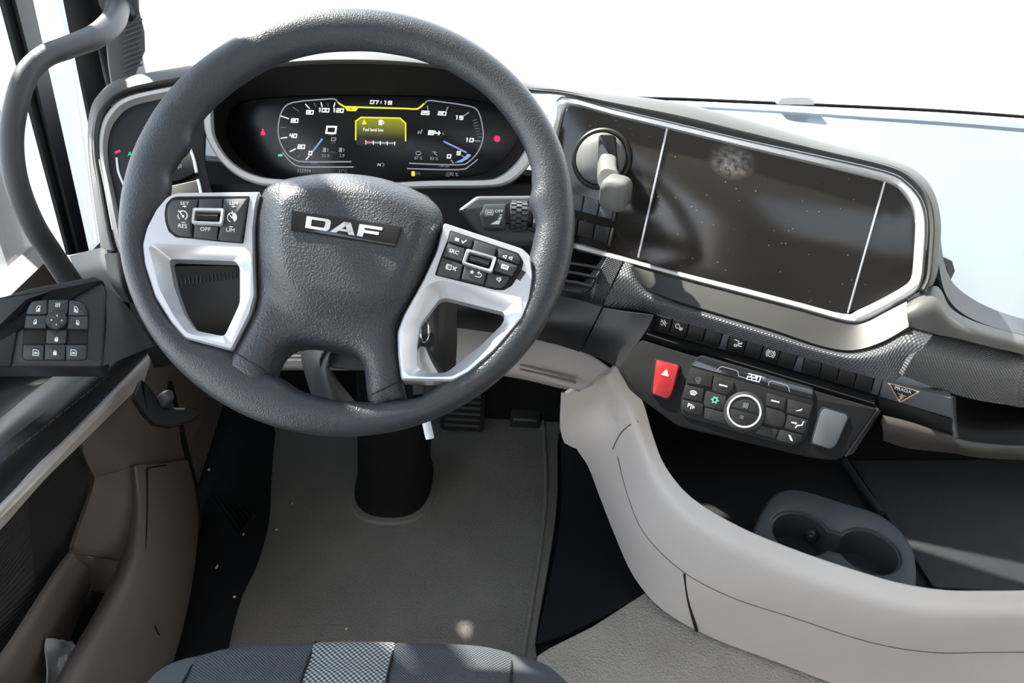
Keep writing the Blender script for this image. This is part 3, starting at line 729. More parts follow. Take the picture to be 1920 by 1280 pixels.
icon(WH, 946.5, 500.5, 7, A2, [], 1, hp, WP, RB[6], polys=[[(-1, -.6), (1, -.6), (1, .6), (-1, .6)]]); icon(WH, 946.5, 500.5, 7, A2, [[(-.6, -.3), (-.3, .3), (0, -.1), (.3, .3), (.6, -.3)]], 1, hp + .0004, 'button', RB[6])
icon(WH, 935, 523.5, 4, A2, [[(.6, 1), (-.4, .4), (-.9, .4), (-.9, -.4), (-.4, -.4), (.6, -1), (.6, 1)], [(.95, .4), (1.05, 0), (.95, -.4)]], 1.4, hp, WP, RB[7])
# column behind the wheel
col = thing('steering_column', 'black steering column running from the wheel down to the floor', 'steering column', Q(730, 960, z=.012))
CB = WH.p0 - WH.n * .05
cu_, cv_, cn = WH.u, WH.v, WH.n
def sqtube(name, secs, m, parent, K=32, e=4.0):
    vs = []; fs = []
    for c, u, v, a, b in secs:
        for k in range(K):
            t = 2 * math.pi * k / K; ct, sn = math.cos(t), math.sin(t); w = (abs(ct) ** e + abs(sn) ** e) ** (-1 / e)
            vs.append(c + u * (a * ct * w) + v * (b * sn * w))
    for i in range(len(secs) - 1):
        for k in range(K):
            l = (k + 1) % K; fs.append((i * K + k, i * K + l, (i + 1) * K + l, (i + 1) * K + k))
    fs += [tuple(range(K))[::-1], tuple((len(secs) - 1) * K + k for k in range(K))]
    o = link(name, vs, fs, m, parent, ang=45); fixn(o); return o
ax = (Vector((-.19, 1.12, .56)) - CB)
sqtube('shroud', [(CB + ax * 0, cu_, cv_, .062, .050), (CB + ax * .12, cu_, cv_, .084, .066), (CB + ax * .5, cu_, cv_, .080, .064), (CB + ax * .8, cu_, cv_, .075, .06), (CB + ax, cu_, cv_, .07, .055)], 'plastic', col)
bt = Vector((-.235, 1.28, .012)); tp = Vector((-.19, 1.12, .56))
X, Y = Vector((1, 0, 0)), Vector((0, 1, 0))
sqtube('boot', [(bt, X, Y, .083, .115), (bt + (tp - bt) * .06, X, Y, .073, .10), (bt + (tp - bt) * .5, X, Y, .068, .08), (tp, X, Y, .062, .06)], 'plastic_dark', col, e=2.6)
sqtube('boot_flange', [(bt - Vector((0, 0, .004)), X, Y, .096, .129), (bt + Vector((0, 0, .006)), X, Y, .092, .125), (bt + Vector((0, 0, .007)), X, Y, .083, .113)], 'carpet', col, e=2.6)
patch('side_cover', [[Q(770, 545, d=1.04), Q(820, 552, d=1.03), Q(856, 560, d=1.04)], [Q(770, 640, d=1.06), Q(820, 640, d=1.045), Q(857, 640, d=1.06)], [Q(775, 740, d=1.10), Q(820, 735, d=1.09), Q(852, 725, d=1.10)]], 'plastic', col, thick=.006)
# adjuster bracket and lower column cover seen through the bottom opening of the wheel
lowc = patch('lower_cover', [[Q(560, 610, d=.98), Q(600, 615, d=.96), Q(640, 618, d=.95), Q(612, 700 - 70, d=.95)], [Q(566, 680, d=1.0), Q(590, 690, d=.97), Q(612, 690, d=.96), Q(618, 690, d=.97)], [Q(590, 760, d=1.05), Q(605, 770, d=1.02), Q(640, 780, d=1.0), Q(690, 780, d=1.02)]], 'plastic_mid', col, thick=.01)
sqtube('adjuster', [(Q(655, 672, d=.97), X, (UP * .8 + FW * .3).normalized(), .031, .012), (Q(655, 672, d=1.01), X, (UP * .8 + FW * .3).normalized(), .036, .014)], 'blank', col, e=3)
# ignition key on its ring
key = thing('ignition_key', 'ignition key with metal ring and pale fob hanging behind the right spoke', 'key', Q(800, 680, d=.97))
ring = [Q(796 + 8 * math.cos(t), 620 + 21 * math.sin(t), d=.955 + .01 * math.cos(t)) for t in [2 * math.pi * k / 14 for k in range(14)]]
tube('ring', ring, .0013, 'chrome', key, seg=8, sub=3, closed=True)
KP = Plane(Q(805, 680, d=.965), -FW)
prism('fob', KP, crv([(784, 655), (796, 650), (806, 668), (818, 690), (830, 706), (815, 722), (790, 715), (782, 690)], 3, True), -.002, 0, 'key_metal', key, bev=.0006)
prism('fob_rim', KP, crv([(797, 648), (803, 650), (814, 672), (828, 692), (838, 706), (832, 712), (818, 693), (806, 671)], 3, True), -.002, .002, 'plastic', key, bev=.0006)
sqtube('key_head', [(Q(798, 640, d=.975), X, UP, .006, .008), (Q(806, 636, d=1.01), X, UP, .006, .008)], 'plastic', key)
tb = thing('plastic_tube', 'short white translucent tube hanging below the steering wheel rim', 'tube', Q(805, 822, d=.93))
P0, P1 = Q(798, 785, d=.93), Q(805.5, 819, d=.93)
ta = (P1 - P0).normalized(); tl = (P1 - P0).length
lathe('sleeve', P0, ta, [(0, 0), (.0045, 0), (.0050, .003), (.0050, tl), (.0047, tl + .002), (.0038, tl + .002), (.0036, tl - .004), (0, tl - .004)], 'tube_white', tb, seg=20)
tube('cord', [P0 + Vector((0, .0, .0)), Q(796, 740, d=.95), Q(798, 700, d=.97)], .0016, 'rubber', tb, seg=8)
# ------------------------------------------------------------------ dashboard shell
DP = Plane(Q(1400, 380, d=1.02), nrm(25, 28))          # the turned centre panel
CLP = Plane(Q(715, 255, d=1.16), nrm(0, 28))           # instrument display
def plane3(a, b, c):
    n = (b - a).cross(c - a)
    if n.dot(CAM - a) < 0: n = -n
    return Plane(a, n)
LWP = plane3(Q(222, 472, d=1.03), Q(184, 290, d=1.06), Q(325, 158, d=1.095))
dash = thing('dashboard', 'black and grey truck dashboard wrapping round behind the steering wheel', 'dashboard', (.1, 1.15, .4))
Lp = [(222, 472, 1.03), (212, 440, 1.035), (195, 350, 1.05), (184, 290, 1.06), (186, 240, 1.07), (202, 205, 1.078), (238, 178, 1.085), (325, 158, 1.09), (440, 137, 1.088), (560, 124, 1.085), (650, 121, 1.085), (740, 123, 1.085), (830, 132, 1.088), (910, 153, 1.095), (985, 174, 1.105),
      (1052, 179, 0), (1150, 203, 0), (1270, 231, 0), (1400, 262, 0), (1530, 290, 0), (1660, 320, 0), (1702, 342, 0), (1730, 376, 0), (1739, 420, 0), (1736, 480, 0), (1732, 525, 0), (1722, 546, 0)]
Sp = [(190, 465), (183, 420), (172, 340), (165, 270), (168, 215), (185, 178), (228, 148), (340, 126), (455, 106), (560, 99), (650, 97), (740, 100), (830, 111), (910, 131), (990, 155), (1060, 165), (1160, 178), (1280, 195), (1410, 228), (1540, 265), (1665, 297), (1720, 322), (1750, 360), (1763, 410), (1762, 465), (1757, 510), (1748, 535)]
r0, r1, r2, r3, r4 = [], [], [], [], []
for (lx, ly, ld), (sx, sy) in zip(Lp, Sp):
    if not ld: ld = (DP.hit(lx, ly, .004) - CAM).dot(FW)
    mx, my = lx * .6 + sx * .4, ly * .6 + sy * .4
    ix, iy = sx * .85 + lx * .15, sy * .85 + ly * .15
    r0.append(Q(lx, ly, d=ld + .012)); r1.append(Q(mx, my, d=ld - .006)); r2.append(Q(sx, sy, d=ld + .02)); r3.append(Q(sx * .93 + lx * .07, sy * .93 + ly * .07, d=ld + .075)); r4.append(Q(sx * .5 + lx * .5, sy * .5 + ly * .5, d=ld + .16))
patch('hood', [r0, r1, r2, r3, r4], 'pad', dash, su=4, sv=5, thick=.004)
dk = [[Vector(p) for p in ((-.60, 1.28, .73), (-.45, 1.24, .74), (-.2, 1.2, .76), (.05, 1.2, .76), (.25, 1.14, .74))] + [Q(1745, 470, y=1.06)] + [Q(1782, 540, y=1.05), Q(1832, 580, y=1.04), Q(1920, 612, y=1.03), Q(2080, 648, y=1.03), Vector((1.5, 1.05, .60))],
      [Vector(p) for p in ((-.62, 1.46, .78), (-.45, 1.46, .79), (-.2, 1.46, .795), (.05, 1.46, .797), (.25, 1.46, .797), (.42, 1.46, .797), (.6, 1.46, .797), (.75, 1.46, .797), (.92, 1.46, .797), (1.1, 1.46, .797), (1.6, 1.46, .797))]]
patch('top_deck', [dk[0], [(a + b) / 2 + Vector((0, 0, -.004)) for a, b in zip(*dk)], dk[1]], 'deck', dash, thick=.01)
lipa = [(1762, 425, 1.06), (1768, 480, 1.03), (1782, 522, 1.02), (1806, 548, 1.015), (1850, 574, 1.01), (1920, 598, 1.01), (2080, 634, 1.02)]
lipb = [(1758, 470, 1.04), (1764, 520, 1.0), (1776, 556, .985), (1800, 584, .98), (1845, 607, .98), (1920, 628, .985), (2080, 662, 1.0)]
patch('deck_lip', [ext([Q(x, y, d=d + .02) for x, y, d in lipa]), ext([Q((a[0] + b[0]) / 2 + 1, (a[1] + b[1]) / 2, d=(a[2] + b[2]) / 2 + .012) for a, b in zip(lipa, lipb)]), ext([Q(*p[:2], d=p[2]) for p in lipb])], 'blank', dash, thick=.004)
# soft corner right of the panel
ca = [(1698, 563, .955), (1722, 547, .95), (1752, 536, .95), (1766, 546, .955), (1784, 578, .96), (1832, 604, .965), (1920, 628, .975), (2080, 662, .99)]
cb = [(1704, 612, .935), (1722, 617, .932), (1742, 622, .93), (1762, 628, .93), (1797, 634, .932), (1850, 648, .94), (1920, 664, .95), (2080, 700, .97)]
patch('soft_corner', [ext([Q(x, y, d=d + .012) for x, y, d in ca]), ext([Q(a[0] * .6 + b[0] * .4, a[1] * .6 + b[1] * .4, d=a[2] * .6 + b[2] * .4 - .012) for a, b in zip(ca, cb)]), ext([Q(x, y, d=d) for x, y, d in cb])], 'pad', dash, thick=.005)
# padded shelf under the panel and the textured band below it
D = lambda x, y, h: DP.hit(x, y, h)
sa = [(1176, 493), (1200, 500), (1300, 527), (1400, 553), (1500, 579), (1590, 603), (1625, 599), (1660, 580), (1700, 560)]
sb = [(1188, 498), (1214, 538), (1262, 561), (1350, 588), (1450, 618), (1540, 648), (1600, 656), (1655, 640), (1704, 612)]
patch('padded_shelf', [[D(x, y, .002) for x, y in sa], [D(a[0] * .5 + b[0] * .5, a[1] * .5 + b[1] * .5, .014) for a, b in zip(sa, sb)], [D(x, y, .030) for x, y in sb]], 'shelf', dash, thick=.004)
ta_ = [(1171, 491), (1190, 500), (1214, 538), (1245, 556), (1340, 585), (1450, 618), (1540, 648), (1600, 656), (1655, 640), (1704, 612), (1750, 626)]
tb_ = [(1130, 574), (1160, 577), (1200, 582), (1250, 594), (1330, 618), (1430, 648), (1520, 674), (1600, 698), (1645, 710), (1672, 716), (1690, 704)]
tm_ = [((a[0] + b[0]) / 2, (a[1] + b[1]) / 2) for a, b in zip(ta_, tb_)]
patch('textured_band', [[D(x, y, .020) for x, y in ta_], [D(a[0] * .75 + b[0] * .25, a[1] * .75 + b[1] * .25, .034) for a, b in zip(ta_, tb_)], [D(x, y, .036) for x, y in tm_], [D(x, y, .030) for x, y in tb_]], 'textured', dash, thick=.006)
va = [(1139, 482), (1154, 486), (1168, 490)]; vb = [(1118, 528), (1130, 532), (1146, 534)]; vc = [(1098, 548), (1112, 560), (1127, 574)]; vd = [(1040, 540), (1040, 552), (1040, 562)]
patch('textured_corner', [[D(x, y, .014) for x, y in r] for r in (va, vb, vc, vd)], 'textured', dash, thick=.006)
ga = [(1748, 628), (1790, 634), (1850, 649), (1920, 666), (2080, 702)]; gb = [(1692, 704), (1745, 724), (1800, 742), (1860, 754), (1920, 760)]
gb = [(1692, 704), (1745, 724), (1815, 746), (1900, 760), (2060, 772)]
gl = patch('textured_panel', [ext([Q(x, y, d=.938 + i * .008) for i, (x, y) in enumerate(ga)]), ext([Q((a[0] + b[0]) / 2 - 6, (a[1] + b[1]) / 2, d=.918 + i * .009) for i, (a, b) in enumerate(zip(ga, gb))]), ext([Q(x, y, d=.925 + i * .009) for i, (x, y) in enumerate(gb)])], 'textured', dash, thick=.008)
# open tray with beige lip on the passenger side
ta2 = [(1655, 782, .93), (1700, 792, .93), (1750, 806, .93), (1783, 816, .93), (1800, 828, .93), (1850, 836, .94), (1920, 838, .95), (2080, 838, .96)]
tb2 = [(1656, 826, .945), (1700, 840, .945), (1750, 846, .945), (1790, 850, .945), (1815, 855, .945), (1850, 859, .95), (1920, 862, .96), (2080, 862, .97)]
patch('tray_lip', [ext([Q(x, y - 5, d=d + .03) for x, y, d in ta2]), ext([Q(x, y, d=d) for x, y, d in ta2]), ext([Q((a[0] + b[0]) / 2, (a[1] + b[1]) / 2, d=a[2] - .003) for a, b in zip(ta2, tb2)]), ext([Q(x, y, d=d) for x, y, d in tb2])], 'taupe', dash, thick=.006)
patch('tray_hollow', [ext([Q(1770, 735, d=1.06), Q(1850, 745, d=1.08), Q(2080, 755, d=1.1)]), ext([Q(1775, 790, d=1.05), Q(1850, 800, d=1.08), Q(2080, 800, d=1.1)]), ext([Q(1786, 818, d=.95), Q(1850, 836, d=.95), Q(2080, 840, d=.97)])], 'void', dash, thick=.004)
patch('tray_side', [[Q(1783, 742, d=.935), Q(1788, 742, d=.95), Q(1792, 745, d=1.06)], [Q(1785, 785, d=.93), Q(1790, 785, d=.95), Q(1794, 790, d=1.06)], [Q(1786, 820, d=.93), Q(1796, 822, d=.94), Q(1800, 822, d=1.05)]], 'plastic_mid', dash, thick=.003)
# black lower panels, knee panel
patch('lower_surround', [[Q(x, 345, d=1.10) for x in (330, 480, 700, 900, 1060)], [Q(x, 430, d=1.10) for x in (330, 480, 700, 900, 1075)], [Q(x, 470, d=1.095) for x in (300, 480, 700, 900, 1070)], [Q(x, 500, d=1.12) for x in (280, 480, 700, 900, 1050)]], 'plastic_dark', dash, thick=.005)
patch('knee_panel_upper', [[Q(x, y, d=d) for x, y, d in ((230, 500, 1.10), (480, 500, 1.12), (750, 520, 1.13), (1000, 545, 1.10), (1129, 575, 1.055))], [Q(x, y, d=d) for x, y, d in ((250, 600, 1.12), (480, 590, 1.14), (750, 575, 1.15), (980, 600, 1.11), (1108, 617, 1.075))], [Q(x, y, d=d) for x, y, d in ((290, 690, 1.17), (480, 655, 1.18), (750, 610, 1.19), (980, 632, 1.15), (1087, 659, 1.11))]], 'plastic', dash, thick=.006)
patch('knee_panel_side', [[Q(1131, 577, d=1.05), Q(1180, 586, d=1.03), Q(1226, 590, d=1.02)], [Q(1110, 620, d=1.065), Q(1160, 630, d=1.045), Q(1208, 625, d=1.025)], [Q(1089, 659, d=1.10), Q(1125, 672, d=1.08), Q(1158, 690, d=1.05)]], 'plastic', dash, thick=.006)
patch('silver_strip', [[Q(305, 478, d=1.065), Q(400, 481, d=1.07), Q(460, 484, d=1.075)], [Q(308, 488, d=1.06), Q(400, 491, d=1.065), Q(460, 493, d=1.07)]], 'silver_trim', dash, thick=.003)
for k in range(18):
    x = 326 + k * 7.2; y = 529 - k * .9
    tube('rib', [Q(x, y - 7, d=1.088), Q(x + 1, y + 7, d=1.088)], .0017, 'plastic_mid', dash, seg=6, sub=1)
bk = patch('beige_knee_panel', [[Q(x, y, d=d) for x, y, d in ((470, 636, 1.24), (600, 634, 1.24), (760, 616, 1.23), (860, 610, 1.22), (985, 632, 1.18), (1086, 660, 1.12), (1139, 690, 1.08))],
      [Q(x, y, d=d) for x, y, d in ((470, 672, 1.24), (600, 672, 1.24), (760, 660, 1.22), (860, 660, 1.21), (985, 674, 1.17), (1080, 700, 1.13), (1112, 712, 1.10))],
      [Q(x, y, d=d) for x, y, d in ((470, 690, 1.26), (600, 690, 1.25), (760, 690, 1.24), (870, 692, 1.23), (970, 706, 1.19), (1050, 726, 1.15), (1086, 734, 1.13))],
      [Q(x, y, d=d) for x, y, d in ((470, 694, 1.4), (600, 694, 1.4), (760, 694, 1.4), (870, 696, 1.4), (970, 708, 1.35), (1045, 722, 1.3), (1075, 728, 1.28))]], 'beige_shaded', dash, thick=.006)
for dy in (0, 8): tube('groove', [Q(975, 684 + dy, d=1.17), Q(1030, 697 + dy, d=1.147), Q(1078, 709 + dy, d=1.122)], .0014, 'beige_shade_seam', bk, seg=6, sub=3)
for k in range(4): tube('vent_rib', [Q(528, 650 + k * 8, d=1.236), Q(585, 650 + k * 8, d=1.236)], .0022, 'beige', bk, seg=8, sub=1)
# air vent beside the wheel
vt = thing('air_vent', 'black air vent with horizontal slats below the gear selector panel', 'air vent', Q(1085, 520, d=1.04))
patch('cavity', [[Q(x, y, d=1.13) for x, y in ((1030, 462), (1090, 470), (1142, 482))], [Q(x, y, d=1.15) for x, y in ((1030, 510), (1080, 512), (1122, 520))], [Q(x, y, d=1.13) for x, y in ((1030, 545), (1070, 545), (1105, 545))]], 'plastic_dark', vt, thick=.004)
for k in range(3):
    y = 492 + k * 17
    patch('slat', [[Q(1030, y, d=1.06), Q(1075, y + 4, d=1.055), Q(1126 - k * 9, y + 12, d=1.05)], [Q(1030, y + 5, d=1.09), Q(1075, y + 9, d=1.085), Q(1126 - k * 9, y + 16, d=1.08)]], 'plastic', vt, thick=.003)
patch('frame', [[D(1141, 482, .010), D(1122, 512, .012), D(1104, 538, .014), D(1086, 545, .016), D(1040, 536, .016)], [D(1132, 480, -.012), D(1114, 504, -.012), D(1094, 529, -.012), D(1078, 534, -.012), D(1040, 528, -.012)]], 'blank', vt, thick=.003)

# ------------------------------------------------------------------ left switch wing
lw = thing('light_switch_panel', 'gloss black light switch panel in a silver frame left of the wheel', 'switch panel', Q(250, 470, d=1.04))
ringloft('frame', LWP, crv([p[:2] for p in Lp[:9]], 4), crv([(235, 470), (226, 438), (208, 350), (197, 292), (199, 248), (213, 217), (245, 191), (328, 172), (440, 151)], 4), [(0, -.006), (.0, .001), (.3, .004), (.7, .003), (1, -.006)], 'silver_trim', lw, closed=False)
prism('fascia', LWP, [(226, 472), (200, 350), (190, 290), (192, 246), (208, 212), (243, 186), (328, 167), (410, 152), (385, 205), (382, 290), (392, 345), (398, 360), (398, 480)], -.014, -.006, 'button_dark', lw)
sw = prism('switch', LWP, fil([(219, 292), (233, 280), (300, 277), (356, 277), (368, 322), (336, 338), (250, 348), (232, 346)], 5), -.006, .002, 'button_dark', lw, bev=.002)
text(LWP, 'A', 243.5, 289, 8, 2, .0022, 'green_lit', sw); icon(LWP, 337, 313, 4.2, 5, [[(-.5, -1), (-.5, 1), (.6, 1), (.6, -.1), (-.5, -.1)]], 1.6, .0022, 'lit_dim', sw)
strokes('edge_light', LWP, [[(217, 286), (224, 283)]], 4, .0024, 'red_lit', sw)
tube('silver_edge', [LWP.hit(219, 296, .002), LWP.hit(222, 322, .002), LWP.hit(232, 346, .002)], .0016, 'silver', sw, seg=8, sub=3)
tube('silver_edge', [LWP.hit(357, 280, .002), LWP.hit(364, 300, .002), LWP.hit(369, 324, .002)], .0022, 'silver', sw, seg=8, sub=3)
s2 = prism('switch', LWP, fil([(300, 352), (370, 336), (377, 366), (372, 420), (310, 420)], 4), -.006, .002, 'button_dark', lw, bev=.002)
tube('silver_edge', [LWP.hit(371, 337, .002), LWP.hit(375, 352, .002), LWP.hit(378, 368, .002)], .0022, 'silver', s2, seg=8, sub=2)
patch('side_cover', [[Q(196, 476, d=1.03), Q(222, 474, d=1.02), Q(232, 474, d=1.03)], [Q(207, 530, d=1.05), Q(230, 530, d=1.03), Q(245, 530, d=1.04)], [Q(232, 565, d=1.08), Q(244, 568, d=1.05), Q(262, 570, d=1.07)]], 'plastic', lw, thick=.006)
sl = patch('left_end_cap', [[Q(130, 480, d=1.20), Q(165, 470, d=1.17), Q(200, 462, d=1.12)], [Q(145, 515, d=1.2), Q(185, 505, d=1.15), Q(208, 510, d=1.10)], [Q(180, 560, d=1.22), Q(215, 560, d=1.18), Q(236, 566, d=1.12)]], 'pad', dash, thick=.006)

# ------------------------------------------------------------------ instrument cluster
cl = thing('instrument_cluster', 'dark digital instrument display with speed and rev dials behind the wheel', 'instrument cluster', Q(715, 345, d=1.12))
Oo = [(384, 212), (402, 165), (440, 137), (560, 124), (650, 121), (740, 123), (830, 132), (910, 153), (985, 176), (1015, 215), (1003, 262), (990, 285), (972, 311), (943, 333), (907, 341), (808, 343), (715, 347), (620, 346), (517, 340), (480, 333), (447, 320), (418, 299), (397, 267), (386, 238)]
Ii = [(425, 232), (434, 205), (470, 186), (560, 179), (650, 177), (740, 178), (830, 181), (895, 188), (945, 205), (970, 228), (972, 250), (965, 270), (950, 293), (925, 315), (890, 330), (808, 338), (715, 342), (620, 341), (530, 336), (495, 328), (468, 312), (445, 290), (430, 265), (425, 248)]
a = [Q(x, y, d=1.094) for x, y in Oo + Oo[:1]]; b = [CLP.hit(x, y, .003) for x, y in Ii + Ii[:1]]
patch('binnacle', [a, [p * .55 + q * .45 for p, q in zip(a, b)], b], 'binnacle', cl, su=3, sv=3, thick=.003)
sc = prism('display', CLP, [(405, 240), (420, 190), (465, 168), (650, 160), (840, 164), (960, 190), (990, 230), (990, 280), (950, 320), (900, 350), (715, 365), (520, 360), (440, 325), (412, 280)], -.012, 0, 'screen', cl)
CTP = Plane(Q(715, 345, d=1.090), -FW)
ringloft('silver_surround', CTP, crv([(381, 195), (382, 240), (391, 268), (411, 300), (441, 327), (478, 343), (517, 348), (620, 352), (715, 354), (808, 351), (907, 350), (950, 344), (981, 321), (1001, 292), (1014, 262), (1027, 215)], 4), crv([(396, 190), (397, 236), (404, 262), (423, 292), (451, 315), (484, 328), (519, 333), (620, 338), (715, 340), (808, 336), (905, 335), (938, 327), (966, 304), (985, 277), (996, 255), (1008, 215)], 4), [(0, -.012), (0, 0), (.2, .0025), (.8, .0005), (1, -.006)], 'silver_trim', cl, closed=False)
H = .0008
# dial outlines
strokes('dial_line', CLP, [crv([(634, 193), (628, 186), (610, 186), (550, 192), (530, 206), (522, 235), (524, 262), (536, 286), (550, 298), (570, 303), (658, 303)], 3)], 2.4, H, 'lit_grey', sc)
strokes('dial_line', CLP, [crv([(530, 286), (545, 303), (562, 312), (600, 313), (662, 313)], 3)], 2.4, H, 'lit_grey', sc)
strokes('dial_line', CLP, [crv([(796, 195), (802, 189), (820, 190), (880, 199), (897, 210), (905, 240), (905, 262), (896, 285), (880, 302), (860, 309), (768, 306)], 3)], 2.2, H, 'lit_grey', sc)
strokes('dial_line', CLP, [crv([(764, 316), (860, 318), (880, 311), (895, 299)], 3)], 2.2, H, 'lit_grey', sc)
for s, x, y in (('0', 582, 287), ('20', 565, 275), ('40', 550, 254.5), ('60', 552.5, 226), ('80', 581, 210.5), ('100', 607, 206.5), ('120', 634, 207)): digits(CLP, s, x, y, 6.4, 5.2, 2.0, 2, H, 'lit_white', sc)
for a_, b_ in (((574, 299), (579, 293)), ((544, 284), (554, 279)), ((527, 259), (538, 257.5)), ((527, 217.5), (541, 222.5)), ((573, 195.5), (580, 203)), ((602, 192.5), (604, 199.5)), ((628, 193), (626, 200))): strokes('tick', CLP, [[a_, b_]], 2, H, 'lit_white', sc)
for a_, b_ in (((526, 238.5), (536, 239.5)), ((549, 201), (560, 208)), ((589, 193), (592, 200)), ((615, 193), (615, 199)), ((558, 295), (563, 291))): strokes('tick', CLP, [[a_, b_]], 1.4, H, 'lit_dim', sc)
strokes('needle', CLP, [[(587, 283), (604, 261)]], 3, H, 'lit_blue', sc)
digits(CLP, '0', 621, 243.5, 12, 17, 3.4, 2, H, 'lit_white', sc); text(CLP, 'km/h', 621, 252.5, 2.6, 2, H, 'lit_grey', sc, 1.4)
digits(CLP, '0', 625.5, 261, 5.5, 7.5, 1.6, 2, H, 'lit_grey', sc); text(CLP, 'mph', 623.5, 267.5, 3, 2, H, 'lit_dim', sc, 1.4)
for x in (609, 639): icon(CLP, x, 281, 4, 3, [[(1.2, .6), (1.5, .2), (1.4, -.6)]], 1.2, H, 'lit_grey', sc, polys=[[(-.8, -1), (.6, -1), (.6, 1), (-.8, 1)]])
text(CLP, 'l/100km', 624.5, 285.5, 2.6, 3, H, 'lit_dim', sc, 1.3)
text(CLP, '25.9', 610.5, 292, 6, 3, H, 'lit_grey', sc); text(CLP, '2.9', 641, 292, 6, 3, H, 'lit_grey', sc); text(CLP, 'km/h', 589, 306, 3, 2, H, 'lit_grey', sc, 1.4)
text(CLP, '325994', 570, 320.5, 6.5, 2, H, 'lit_grey', sc, .95); text(CLP, 'km', 589, 321.5, 3, 2, H, 'lit_dim', sc); text(CLP, '27\u00b0C', 643, 321, 6, 2, H, 'lit_dim', sc)
digits(CLP, '07:15', 714.5, 192, 5.6, 6.2, 1.7, 2, H, 'lit_white', sc)
strokes('status_bar', CLP, [crv([(635, 193), (645, 199.5), (660, 200.5), (760, 203.5), (783, 204), (794, 195)], 2)], 3, H, 'lit_yellow', sc, polys=[[(645, 200), (673, 201), (667, 208.5), (651, 208)]])
strokes('warning_dot', CLP, [[(656, 204), (659, 204)]], 2, H + .0003, 'red_lit', sc)
# yellow message box with fading fill
me_ = [(668, 226), (677, 219.5), (750, 221), (761, 230)]
def grad():
    m = mat('message_fill', (.02, .02, 0), .5, emit=((.55, .6, .02), .4)); t = m.node_tree; b = t.nodes['Principled BSDF']
    tc = nd(t, 'ShaderNodeTexCoord'); sp = nd(t, 'ShaderNodeSeparateXYZ'); mr = nd(t, 'ShaderNodeMapRange'); mr.inputs[1].default_value = .3; mr.inputs[2].default_value = 1; mr.inputs[3].default_value = 0; mr.inputs[4].default_value = .42
    t.links.new(tc.outputs['Generated'], sp.inputs[0]); t.links.new(sp.outputs['Z'], mr.inputs[0]); t.links.new(mr.outputs[0], b.inputs['Emission Strength'])
grad()
strokes('message_fill', CLP, [], 1, H - .0004, 'message_fill', sc, polys=[[(668, 272), (667, 227), (677, 220), (750, 222), (760, 231), (760, 274)]])
strokes('message_frame', CLP, [[(667, 262), (667, 227), (677, 220), (750, 221.5), (760.5, 231), (760.5, 264)]], 2.6, H, 'lit_yellow', sc)
strokes('warning_sign', CLP, [], 1, H, 'lit_yellow', sc, polys=[[(678, 233), (683, 223.5), (688, 233)]])
icon(CLP, 713.5, 229.5, 5, 3, [[(1, .6), (1.25, .1), (1.1, -.5)]], 1.2, H, 'lit_white', sc, polys=[[(-.7, -1), (.7, -1), (.7, 1), (-.7, 1)]])
text(CLP, 'Fuel level low', 700, 243.5, 6.2, 2, H, 'lit_white', sc, .78, bold=.01)
strokes('level_bar', CLP, [[(686, 266.5), (740, 268.5)]], 3.4, H, 'lit_grey', sc); strokes('level_mark', CLP, [[(686, 268), (692, 268.3)]], 2.6, H + .0003, 'red_lit', sc)
for x in (686, 700, 713, 726, 740): strokes('level_tick', CLP, [[(x, 264 + (x - 686) * .037), (x, 270 + (x - 686) * .037)]], 1.6, H + .0003, 'lit_white', sc)
text(CLP, 'N', 711, 309, 5, 2, H, 'lit_white', sc, 1.2); icon(CLP, 717, 308.5, 3, 2, [arc(0, 0, 1, -90, 120, 8)], 1, H, 'lit_grey', sc)
for s, x, y in (('25', 797.5, 211.5), ('20', 829, 212.5), ('15', 861, 220.5), ('10', 880, 262.5), ('5', 860, 287), ('0', 842, 293)): digits(CLP, s, x, y, 6, 6, 1.9, 3, H, 'lit_white', sc)
for a_, b_ in (((801.5, 199), (802.5, 207)), ((840, 201), (837, 207)), ((879, 211), (868, 218)), ((889, 263.5), (900, 264.5)), ((866, 292), (877, 297.5)), ((846, 300), (850, 306))): strokes('tick', CLP, [[a_, b_]], 2, H, 'lit_grey', sc)
for k in range(7): strokes('tick', CLP, [[(886 + k * 1.6, 226 + k * 5.2), (894 + k * 1.4, 224 + k * 5.4)]], 1.2, H, 'lit_dim', sc)
strokes('needle', CLP, [[(833, 265.5), (874, 285.5)]], 3, H, 'lit_blue', sc); strokes('dial_zone', CLP, [], 1, H - .0004, 'lit_blue', sc, polys=[[(852, 305), (866, 304), (878, 297), (884, 290), (877, 288), (868, 297)]])
digits(CLP, '84', 814.5, 249, 6.6, 9, 2.4, 3, H, 'lit_white', sc); text(CLP, '%', 831, 251, 4, 3, H, 'lit_grey', sc, 1.3)
icon(CLP, 788, 247, 5, 20, [], 1, H, 'lit_grey', sc, polys=[[(-.8, -1), (-.2, -1), (-.2, .1), (-.8, .1)], [(.1, -.6), (.6, -.6), (.6, 1), (.1, 1)]])
icon(CLP, 784.5, 287, 4.6, 3, [arc(0, 0, 1, 0, 360, 12, .75)], 1.4, H, 'lit_grey', sc); icon(CLP, 815, 287, 4.6, 3, [[(-1, .5), (-.2, .5), (.1, -.3), (1, -.8)], [(-.2, .5), (.6, .4)]], 1.4, H, 'lit_grey', sc)
text(CLP, '87 %', 784.5, 296.5, 6, 3, H, 'lit_grey', sc, .9); text(CLP, '83 %', 814, 297.5, 6, 3, H, 'lit_grey', sc, .9); text(CLP, 'x100 rpm', 832, 311.5, 3, 2, H, 'lit_grey', sc, 1.2)
